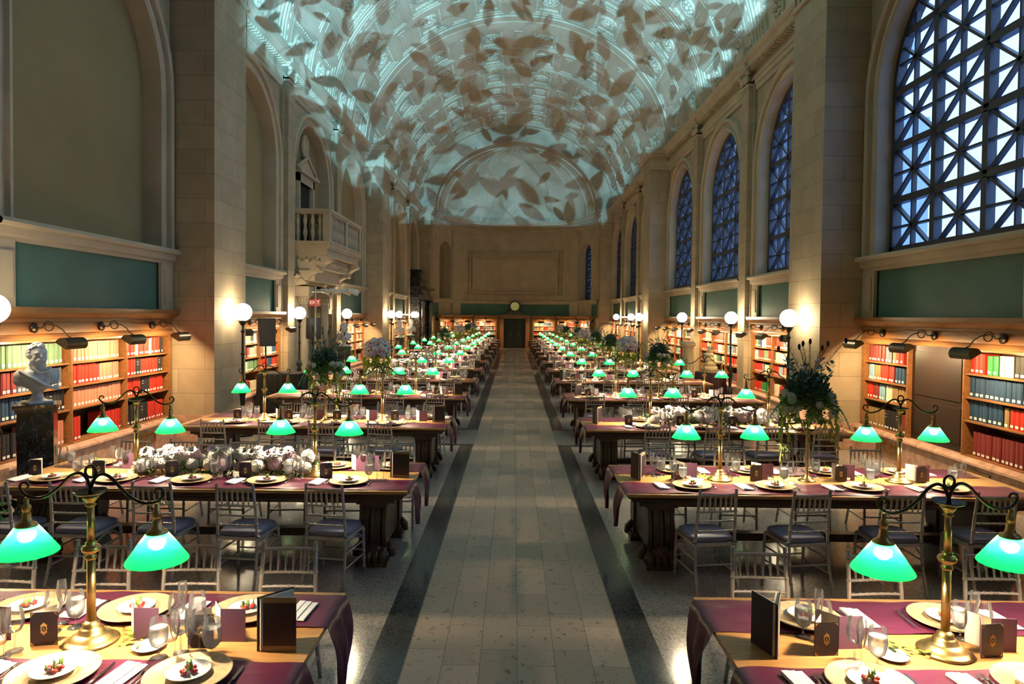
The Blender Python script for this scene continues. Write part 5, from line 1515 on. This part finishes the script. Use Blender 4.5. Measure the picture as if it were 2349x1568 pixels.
# portal with dark doors in the middle of the end wall
yd = AY - .4 + AR - .55
dr = empty('door_1', (0, yd, 0)); dr['kind'] = 'structure'
m = MB(); m.box(-1.12, -.82, -.12, .5, 0, 2.3); m.box(.82, 1.12, -.12, .5, 0, 2.3); m.box(-1.12, 1.12, -.12, .5, 2.26, 2.5); m.box(-1.2, 1.2, -.2, .5, 2.42, 2.52); m.build('door_frame', wood_case, dr)
m = MB(); m.box(-.82, -.01, .05, .10, 0, 2.26); m.box(.01, .82, .05, .10, 0, 2.26)
for x in (-.42, .42):
    for z in (.2, .9, 1.6): m.box(x - .28, x + .28, .03, .05, z, z + .55)
m.build('door_leaf', mat('black_leather_door', (.004, .003, .003), .6), dr)
m = MB()
for x in (-.3, .3): m.tube([(x, .0, .95), (x, .0, 1.25)], .015, 6)
m.build('door_handle', brass, dr)
# clock
ck = empty('clock', (0, yd - .05, 2.52)); tag(ck, 'carved wooden mantel clock with pale round dial above the end door', 'clock')
m = MB(); m.box(-.75, .75, -.12, .3, 0, .12); m.box(-.55, .55, -.1, .25, .12, .22); m.prism([(-.5, .22), (-.36, .34), (-.30, .62), (.30, .62), (.36, .34), (.5, .22)], 'y', -.08, .2)
for q in (-1, 1):
    m.tube([(q * .36, -.05, .3), (q * .5, -.05, .34), (q * .58, -.05, .26), (q * .52, -.05, .22)], .05, 8)
m.build('carved_case', wood_dark, ck)
m = MB(Matrix.Translation((0, -.1, .68)) @ Matrix.Rotation(PI / 2, 4, 'X')); m.lathe([(.43, -.2), (.43, 0), (.40, .05), (.33, .05), (.32, .02)], 28, cap1=False); m.build('bezel', wood_dark, ck)
m = MB(Matrix.Translation((0, -.1, .68)) @ Matrix.Rotation(PI / 2, 4, 'X')); m.lathe([(.32, .01), (.32, .03)], 28); di = m.build('dial', clock_m, ck)
m = MB()
for k in range(12):
    a = PI * k / 6; c, s_ = math.cos(a), math.sin(a); m.tube([(.23 * c, -.14, .68 + .23 * s_), (.29 * c, -.14, .68 + .29 * s_)], .012, 4)
m.tube([(0, -.145, .68), (-.13, -.145, .62)], .014, 4); m.tube([(0, -.145, .68), (.2, -.145, .60)], .010, 4); m.build('hands', iron, di)

# ================================================================== BUST ON ITS PEDESTAL
def remeshed(mb, name, m, parent, voxel, smooth_it=2):
    o = mb.build(name, m, parent)
    md = o.modifiers.new('r', 'REMESH'); md.mode = 'VOXEL'; md.voxel_size = voxel; md.use_smooth_shade = True
    sm = o.modifiers.new('s', 'SMOOTH'); sm.factor = .6; sm.iterations = smooth_it
    return o
def bust(beard=True):
    """faces -y, origin at the base"""
    b = MB(); b.smooth = True
    # socle
    b.lathe([(.10, 0), (.11, .02), (.10, .035), (.07, .05), (.055, .08), (.05, .11), (.07, .14), (.10, .17)], 20)
    b.box(-.12, .12, -.12, .12, -.0, .03)
    # chest and shoulders
    def ell(c, rx, ry, rz, n=20, m=14, M=None): b.M = M; b.sphere(c, rz, n, m, 1.0, sx=rx / rz, sy=ry / rz); b.M = None
    ell((0, .0, .27), .185, .105, .12); ell((0, .01, .33), .150, .085, .085); ell((0, .02, .38), .10, .075, .06)
    for q in (-1, 1):
        ell((q * .155, .015, .31), .068, .075, .075); ell((q * .165, .02, .27), .060, .07, .075); ell((q * .09, -.055, .30), .085, .055, .075)
    ell((0, -.02, .20), .11, .085, .07)
    b.tube([(0, .02, .34), (0, .01, .42), (0, 0, .48)], [.092, .070, .064], 14)
    # folds of the mantle
    for k in range(8):
        t = k / 7; b.tube([(-.195 + .10 * t, -.045 - .02 * t, .375 - .05 * t), (-.12 + .09 * t, -.118, .31 - .05 * t), (.0 + .08 * t, -.128 - .008 * math.sin(k * 2.2), .225 - .045 * t), (.12 + .05 * t, -.100, .175 - .02 * t), (.17 + .01 * t, -.04, .19)], .0135 + .004 * (k % 2), 6)
    for k in range(5):
        b.tube([(.20 - .022 * k, -.02, .375), (.18 - .03 * k, -.09, .30), (.15 - .03 * k, -.115, .22)], .013, 6)
    b.tube([(-.08, -.085, .40), (-.02, -.122, .345), (.07, -.105, .36), (.11, -.06, .41)], .016, 8)
    HD = Matrix.Translation((0, 0, .42)) @ Matrix.Scale(1.17, 4) @ Matrix.Translation((0, 0, -.455)); n0 = len(b.v)
    # head
    ell((0, .0, .565), .074, .092, .098); ell((0, -.02, .525), .058, .074, .075)
    for q in (-1, 1):
        ell((q * .028, -.080, .583), .022, .014, .008)     # brow
        ell((q * .042, -.060, .535), .020, .020, .020)     # cheek
        ell((q * .028, -.078, .568), .012, .009, .008)     # eye
        ell((q * .077, .005, .553), .010, .020, .030)      # ear
    b.tube([(0, -.086, .578), (0, -.100, .552), (0, -.108, .538)], [.009, .012, .016], 8)
    ell((0, -.088, .508), .024, .010, .007); ell((0, -.086, .496), .020, .010, .007)
    rr = random.Random(9)
    if beard:
        for k in range(42):
            a = rr.uniform(-1.5, 1.5); z = rr.uniform(.43, .515); r = .075 - .2 * (.515 - z)
            ell((r * math.sin(a), -.012 - r * .95 * math.cos(a), z), .016, .014, .022, 8, 6)
        ell((0, -.06, .46), .045, .035, .05)
        for q in (-1, 1): b.tube([(0, -.100, .520), (q * .025, -.096, .514), (q * .045, -.078, .498)], [.010, .010, .007], 6)
    for k in range(90):
        a = rr.uniform(0, 2 * PI); e = rr.uniform(-.25, 1.45); c = math.cos(e)
        d = (math.sin(a) * c, math.cos(a) * c, math.sin(e))
        if d[1] < -.35 and d[2] < .62: continue
        ell((d[0] * .078, d[1] * .092 + .006, .572 + d[2] * .098), .018, .018, .018, 8, 6)
    b.v[n0:] = [tuple(HD @ Vector(p)) for p in b.v[n0:]]
    return b
BUST = bust()
def pedestal_mb(h, w):
    p = MB(); p.box(-w * .62, w * .62, -w * .62, w * .62, 0, .10); p.box(-w * .56, w * .56, -w * .56, w * .56, .10, .15)
    p.box(-w / 2, w / 2, -w / 2, w / 2, .15, h - .09); p.box(-w * .54, w * .54, -w * .54, w * .54, h - .09, h - .05); p.box(-w * .6, w * .6, -w * .6, w * .6, h - .05, h); return p
PED = pedestal_mb(1.35, .36).build('marble_pedestal', marble_k)
BO = remeshed(BUST, 'marble_bust', marble_w, None, .0065, 2)
for n_, (x, y, rz, sc, lab, lab2) in enumerate(((-5.72, 8.1, .95, 1.06, 'white marble bust of a bearded man in a mantle, on the pedestal nearest the camera', 'tall square pedestal of black veined marble, nearest the camera'),
        (-5.85, 23.3, .9, 1.2, 'white marble bust standing under the stone balcony beside the reflectors stand', 'black marble pedestal under the stone balcony'),
        (-5.6, 33.0, .8, 1.25, 'white marble bust by the left wall past the second big pier', 'black marble pedestal by the left wall past the second big pier'),
        (-5.6, 36.8, .8, 1.25, 'white marble bust by the left wall just before the black portal', 'black marble pedestal just before the black portal'))):
    if n_ == 0: b_, p_ = BO, PED
    else: b_, p_ = BO.copy(), PED.copy(); COL.objects.link(b_); COL.objects.link(p_)
    p_.location = (x, y, 0); p_.rotation_euler = (0, 0, rz * .5); b_.location = (x, y, 1.351); b_.rotation_euler = (0, 0, rz); b_.scale = (sc, sc, sc)
    tag(b_, lab, 'bust', 'marble busts'); tag(p_, lab2, 'pedestal', 'black marble pedestals')

# ================================================================== GLOBE LAMPS
gl = [(-1, 6.1, 7.9, 'the nearest left pilaster'), (-1, 5.46, 13.6, 'the nearest big pier'), (-1, 6.12, 19.3, 'the pilaster before the balcony'), (-1, 6.05, 24.5, 'the pilaster behind the balcony'), (-1, 5.46, 30.1, 'the second big pier'), (-1, 6.08, 35.8, 'the left wall past the second big pier'), (-1, 6.08, 41.0, 'the black portal'),
      (1, 5.42, 13.6, 'the nearest big pier'), (1, 6.05, 19.2, 'the pilaster between the second and third windows'), (1, 5.95, 24.4, 'the pilaster before the fourth window'), (1, 5.46, 30.1, 'the second big pier'), (1, 6.08, 35.8, 'the first pilaster past the second pier'), (1, 6.08, 41.0, 'the last pilaster')]
for (s, x, y, w) in gl:
    P_GLOBE.place((s * x, y, 0), ru(0, 6), 'black floor lamp with white globe by %s, %s' % (w, SIDE[s]), 'floor lamp', 'globe floor lamps')

# ================================================================== BALCONY BAY (left)
yb0, yb1 = 19.95, 24.05; ZB = 4.44; XB = 5.45
bal = empty('stone_balcony', (-XW, (yb0 + yb1) / 2, ZB)); bal['kind'] = 'thing'; tag(bal, 'carved stone balcony with balusters projecting from the left wall', 'balcony')
hb = (yb1 - yb0) / 2; pr = XW - XB
m = MB(); m.box(-.1, pr + .0, -hb, hb, -.02, .10)
for (e, a, b) in ((.04, .10, .14), (-.04, -.08, -.02), (-.10, -.26, -.08)): m.box(-.1, pr + e, -hb - e, hb + e, a, b)
m.build('slab', stone_plain, bal)
m = MB(); m.box(-.1, pr + .02, -hb - .02, hb + .02, 1.0, 1.08); m.box(-.1, pr - .02, -hb + .02, -hb + .17, .94, 1.0); m.box(-.1, pr - .02, hb - .17, hb - .02, .94, 1.0); m.box(pr - .17, pr - .02, -hb, hb, .94, 1.0); m.build('handrail', stone_plain, bal)
m = MB()
for (x, y) in ((pr - .11, -hb + .11), (pr - .11, hb - .11), (pr - .11, 0)): m.box(x - .1, x + .1, y - .1, y + .1, .14, 1.0); m.box(x - .06, x + .105, y - .06, y + .06, .25, .9)
m.build('corner_post', stone_plain, bal)
bp = [(.05, 0), (.05, .04), (.035, .06), (.045, .12), (.068, .22), (.07, .28), (.05, .38), (.035, .42), (.05, .44), (.035, .46), (.05, .52), (.065, .60), (.06, .66), (.038, .72), (.05, .75), (.05, .80)]
bs = MB().lathe(bp, 14)
first = None
pos = [(pr - .11, -hb + .33 + q * (hb - .5) / 6.2) for q in range(7)] + [(pr - .11, .24 + q * (hb - .5) / 6.2) for q in range(7)] + [(.14 + q * .22, -hb + .11) for q in range(4)] + [(.14 + q * .22, hb - .11) for q in range(4)]
for (x, y) in pos:
    if first is None: first = bs.build('baluster', stone_plain, bal); o = first
    else: o = first.copy(); COL.objects.link(o)
    o.location = (x, y, .14)
for q in (-1, 1):   # S-scrolled console brackets
    m = MB(); yy = q * (hb - .35)
    poly = [(-.05, -.26), (pr - .10, -.26), (pr - .06, -.33), (pr - .08, -.44), (pr - .22, -.50), (pr - .30, -.58), (pr - .36, -.70), (pr - .52, -.76), (pr - .66, -.86), (pr - .80, -1.02), (pr - .95, -1.12), (-.05, -1.16)]
    m.prism([(a, b) for a, b in poly], 'y', yy - .22, yy + .22)
    for (a, b, r) in ((pr - .12, -.36, .09), (pr - .40, -.68, .075), (pr - .86, -1.03, .085)): m.tube([(a, yy - .25, b), (a, yy + .25, b)], r, 12)
    for k in range(6):  # carved relief on the bracket cheek
        for dy in (-.225, .225): m.sphere((.15 + k * .12, yy + dy, -.40 - .05 * (k % 2)), .05, 8, 5); m.sphere((.12 + k * .07, yy + dy, -.72), .04, 8, 5)
    m.build('scroll_bracket', stone_plain, bal)
m = MB(); m.box(-.05, pr - .35, -hb + .57, hb - .57, -.62, -.26); m.box(-.05, pr - .6, -hb + .57, hb - .57, -1.0, -.62)
for k in range(9): m.sphere((pr - .35, -hb + .8 + k * .31, -.44), .10, 8, 5)
m.build('carved_apron', stone_plain, bal)
# wall of that bay: recess, upper doorway, oval niche, lower portal
yc = (19.65 + 24.15) / 2
mb = MB(); x = -XR
def L(y_0, y_1, z0, z1, xx=None, m=0):
    xx = x if xx is None else xx; mb.m = m; mb.poly([(xx, y_0, z0), (xx, y_1, z0), (xx, y_1, z1), (xx, y_0, z1)])
L(19.6, 24.2, 3.2, 8.6)
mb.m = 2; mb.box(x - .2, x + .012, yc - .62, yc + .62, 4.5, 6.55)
mb.m = 1
for (a, b, c, d) in ((yc - .86, yc - .62, 4.5, 6.8), (yc + .62, yc + .86, 4.5, 6.8), (yc - .86, yc + .86, 6.55, 6.8)): mb.box(x - .1, x + .10, a, b, c, d); mb.box(x, x + .14, a + .06, b - .04, c, d)
mb.box(x, x + .26, yc - 1.0, yc + 1.0, 6.8, 6.9)
mb.prism([(yc - 1.05, 6.9), (yc + 1.05, 6.9), (yc, 7.4)], 'x', x, x + .14)
for (p0, p1) in (((yc - 1.08, 6.9), (yc, 7.42)), ((yc, 7.42), (yc + 1.08, 6.9))): mb.tube([(x + .16, *p0), (x + .16, *p1)], .06, 6)
mb.M = Matrix.Translation((x, yc, 7.75)) @ Matrix.Rotation(PI / 2, 4, 'Y'); mb.lathe([(.42, 0), (.42, .10), (.34, .13), (.30, .04), (.2, .06), (.01, .16)], 24, sx=.95, sy=.8); mb.M = None
# ground floor doorway with ochre passage and white columns
L(19.6, 20.3, 0, 3.6); L(23.5, 24.2, 0, 3.6); L(20.3, 23.5, 3.0, 3.6)
mb.m = 3; mb.box(x - .9, x - .88, 20.2, 23.6, 0, 3.1); mb.box(x - .9, x, 20.2, 20.25, 0, 3.1); mb.box(x - .9, x, 23.55, 23.6, 0, 3.1)
struct(mb.build('wall_left', [panel_m, stone_plain, dark_void, yellow_wall]))
light('POINT', 'passage_light', (-7.1, 22.0, 2.75), 14, (1, .75, .4), size=.08)
for (yy, lab) in ((20.75, 'pale stone column on the near side of the doorway under the balcony'), (23.0, 'pale stone column on the far side of the doorway under the balcony')):
    c = empty('stone_column', (-6.45, yy, 0)); tag(c, lab, 'column', 'doorway columns')
    m = MB(); m.lathe([(.20, .0), (.20, .08), (.17, .12), (.14, .15), (.14, .3), (.125, 2.75)], 18); m.build('shaft', stone_plain, c)
    m = MB(); m.lathe([(.13, 2.74), (.15, 2.78), (.13, 2.82), (.17, 2.92), (.21, 2.98)], 18); m.box(-.22, .22, -.22, .22, 2.98, 3.06); m.box(-.24, .24, -.25, .25, 3.06, 3.28)
    for k in range(12): a = PI * k / 6; m.sphere((.16 * math.cos(a), .16 * math.sin(a), 2.86), .035, 6, 4, 1.5)
    m.build('carved_capital', stone_plain, c)
ex = empty('exit_sign', (-6.18, 20.98, 2.80)); tag(ex, 'small red EXIT sign above the doorway under the balcony', 'sign')
m = MB(); m.box(-.17, .17, -.02, .02, -.11, .11); m.box(-.01, .01, -.01, .01, .11, .25); m.build('sign_box', red_sign, ex)
fc = bpy.data.curves.new('lettering', 'FONT'); fc.body = 'EXIT'; fc.size = .15; fc.align_x = 'CENTER'; fc.align_y = 'CENTER'; fc.extrude = .002
ft = bpy.data.objects.new('lettering_curve', fc); fo = bpy.data.objects.new('lettering', bpy.data.meshes.new_from_object(ft)); bpy.data.objects.remove(ft); COL.objects.link(fo); fo.parent = ex; fo.location = (0, -.024, 0); fo.rotation_euler = (PI / 2, 0, 0); fo.data.materials.append(mat('pale_sign_letters', (.7, .45, .4), .5, emit=(1, .6, .5), es=.5))
# black marble portal further on
pt = empty('marble_portal', (-XW, 43.4, 0)); tag(pt, 'monumental black marble door surround on the far left wall', 'portal')
m = MB()
m.box(0, .95, -1.95, -1.35, 0, .35); m.box(0, .95, 1.35, 1.95, 0, .35); m.box(0, .75, -1.9, -1.4, .35, 3.4); m.box(0, .75, 1.4, 1.9, .35, 3.4); m.build('pedestal_block', marble_k, pt)
for yy in (-1.65, 1.65): m = MB(); m.lathe([(.22, .35), (.22, .42), (.17, .5), (.155, 3.1), (.19, 3.2), (.23, 3.4)], 18, o=(.92, yy, 0)); m.build('column', marble_k, pt)
m = MB(); m.box(0, 1.05, -2.0, 2.0, 3.4, 3.7); m.box(0, .95, -1.95, 1.95, 3.7, 4.05); m.box(0, 1.2, -2.12, 2.12, 4.05, 4.2); m.box(0, .7, -1.5, 1.5, 4.2, 4.6); m.box(0, .8, -1.6, 1.6, 4.6, 4.75)
m.box(0, .6, -.6, .6, 4.75, 5.15); m.box(0, .7, -.7, .7, 5.15, 5.3); m.build('entablature', marble_k, pt)
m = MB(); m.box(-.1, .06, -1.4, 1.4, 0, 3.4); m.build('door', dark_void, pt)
mb = MB(); mb.poly([(-7.0, 41.4, 0), (-7.0, 45.9, 0), (-7.0, 45.9, 3.5), (-7.0, 41.4, 3.5)]); mb.poly([(-XW, 41.4, 0), (-XW, 41.5, 0), (-XW, 41.5, 3.5), (-XW, 41.4, 3.5)]); struct(mb.build('wall_left', stone))

# ================================================================== EVENT EQUIPMENT
def tripod(name, H, lab, cat, grp=None):
    r = empty(name); m = MB(); m.lathe([(.018, .1), (.018, H)], 10); m.lathe([(.03, 0.75), (.03, .86)], 10); m.build('pole', iron, r)
    for k in range(3):
        a = 2 * PI * k / 3 + .5; m = MB(); m.tube([(0, 0, .80), (.42 * math.cos(a), .42 * math.sin(a), .02)], .013, 6); m.tube([(0, 0, .28), (.24 * math.cos(a), .24 * math.sin(a), .36)], .008, 6); m.build('leg', iron, r)
    tag(r, lab, cat, grp); return r
def speaker(lab):
    r = empty('loudspeaker'); m = MB(); m.prism([(-.17, -.19), (.17, -.19), (.13, .17), (-.13, .17)], 'z', 0, .62); m.build('cabinet', speaker_m, r)
    m = MB(); m.box(-.15, .15, -.20, -.19, .03, .59); m.build('grille', mat('dark_grille', (.03, .03, .03), .8), r)
    tag(r, lab, 'loudspeaker', 'loudspeakers'); return r
for (x, y, rz, nm) in ((-5.62, 15.3, .6, 'beside the nearest big pier'), (-5.95, 20.0, .7, 'at the near end of the balcony')):
    t = tripod('speaker_stand', 1.72, 'black tripod stand under the loudspeaker %s' % nm, 'stand', 'speaker stands'); t.location = (x, y, 0)
    sp = speaker('black loudspeaker on a tripod %s, left side' % nm); sp.location = (x, y, 1.72); sp.rotation_euler = (0, 0, rz)
st = empty('lighting_stand', (-5.35, 18.2, 0)); tag(st, 'white light stand with crossbar in front of the balcony doorway', 'stand')
m = MB(); m.lathe([(.028, .05), (.028, 1.4), (.022, 1.42), (.022, 3.18)], 10); m.build('pole', white_paint, st)
m = MB(); m.tube([(-.1, 0, 3.05), (1.0, .0, 3.05)], .022, 8); m.build('crossbar', white_paint, st)
for k in range(3): a = 2 * PI * k / 3; m = MB(); m.tube([(0, 0, .7), (.45 * math.cos(a), .45 * math.sin(a), .02)], .016, 6); m.build('leg', white_paint, st)
for k, (x, a) in enumerate(((.28, -.35), (.52, -.2), (.80, .15), (1.0, .3))):
    r = empty('spotlight', (-5.35 + x, 18.2, 3.05)); r.rotation_euler = (0, 0, a + PI / 2 * 1.2)
    m = MB(Matrix.Rotation(PI / 2 + .25, 4, 'X')); m.lathe([(.03, -.16), (.055, -.14), (.06, .0), (.075, .06), (.078, .14)], 14, cap1=False); m.build('housing', white_paint, r)
    m = MB(); m.tube([(-.085, 0, 0), (-.085, 0, .07), (0, 0, .10), (.085, 0, .07), (.085, 0, 0)], .008, 6); m.build('yoke', white_paint, r)
    tag(r, 'white theatrical spotlight, %s along the crossbar from the stand pole' % ORD[k + 1], 'spotlight', 'white spotlights')
# draped service table by the left wall
def drape_box(name, w, d, h, m):
    mb = MB(); mb.smooth = True; n = 120; rings = []
    for (z, e) in ((h, -.0), (h - .02, .012), (h * .6, .02), (h * .3, .035), (0.01, .05)):
        R = []
        for k in range(n):
            t = 4 * k / n; s_ = int(t) % 4; f = t - int(t)
            x0, y0 = ((-w / 2 + f * w, -d / 2), (w / 2, -d / 2 + f * d), (w / 2 - f * w, d / 2), (-w / 2, d / 2 - f * d))[s_]
            l = math.hypot(x0, y0); q = e * (1 + .9 * math.sin(k * 1.5)) * (1 if z < h else 0); R.append((x0 * (1 + q / l), y0 * (1 + q / l), z))
        rings.append(R)
    i = mb.pts([p for R in rings for p in R])
    for a in range(4):
        for k in range(n): mb.face((i + a * n + k, i + (a + 1) * n + k, i + (a + 1) * n + (k + 1) % n, i + a * n + (k + 1) % n))
    mb.smooth = False; mb.face([i + k for k in range(n)]); return mb.build(name, m)
o = drape_box('draped_table', 1.0, .8, .98, black_cloth); o.location = (-5.8, 17.0, 0); tag(o, 'table draped to the floor in black cloth by the left wall', 'table')
# cake on its round plum-skirted table
def round_drape(name, r0, h, m):
    mb = MB(); mb.smooth = True; n = 96; i = None; rings = []
    for (z, e) in ((h, 0), (h - .015, .012), (h * .66, .02), (h * .33, .05), (.01, .09)): rings.append([((r0 + e * (1 + .8 * math.sin(k * 14 * 2 * PI / n))) * math.cos(2 * PI * k / n), (r0 + e * (1 + .8 * math.sin(k * 14 * 2 * PI / n))) * math.sin(2 * PI * k / n), z) for k in range(n)])
    i = mb.pts([p for R in rings for p in R])
    for a in range(4):
        for k in range(n): mb.face((i + a * n + k, i + (a + 1) * n + k, i + (a + 1) * n + (k + 1) % n, i + a * n + (k + 1) % n))
    mb.smooth = False; mb.face([i + k for k in range(n)]); return mb.build(name, m)
plum_d = mat('dark_plum_damask', (.045, .014, .022), .8, var=.4, vscale=18)
o = round_drape('cake_table', .42, .88, plum_d); o.location = (5.75, 20.1, 0); tag(o, 'round table skirted in dark plum damask by the right wall', 'table')
ck = empty('tiered_cake', (5.70, 20.05, .881)); tag(ck, 'tall ivory five-tier cake on the plum-skirted round table', 'cake')
z = 0
for q, (r_, h_) in enumerate(((.235, .16), (.195, .14), (.155, .13), (.118, .12), (.08, .11))):
    m = MB(); m.lathe([(r_, z), (r_, z + h_ - .012), (r_ - .012, z + h_)], 32); m.lathe([(r_ + .006, z), (r_ + .010, z + .008), (r_ + .006, z + .018)], 32, cap0=False, cap1=False)
    for k in range(28): a = 2 * PI * k / 28; m.sphere((r_ * math.cos(a), r_ * math.sin(a), z + h_ * .55), .010, 5, 4, 3.0)
    m.build('tier', cake_m, ck); z += h_
put_mesh(HY[0], 'flower_topper', petal_w, ck, (0, 0, z + .04), (0, 0, 0), .8); m = MB(); leaf_cloud(m, random.Random(4), 80, (0, 0, z + .02), (.10, .10, .04), .06); m.build('leaf_topper', leaf_m, ck)
# round stone newel by the third right bookcase
m = MB(); m.lathe([(.20, 0), (.20, .1), (.15, .14), (.15, 1.5), (.18, 1.55), (.24, 1.6), (.24, 1.68), (.18, 1.72)], 20); o = m.build('stone_post', stone_plain); o.location = (5.35, 21.2, 0); tag(o, 'short round stone post with moulded top near the cake table', 'post')

for o in list(COL.objects):
    if o.type == 'EMPTY' and o.parent is None and not o.children: bpy.data.objects.remove(o)
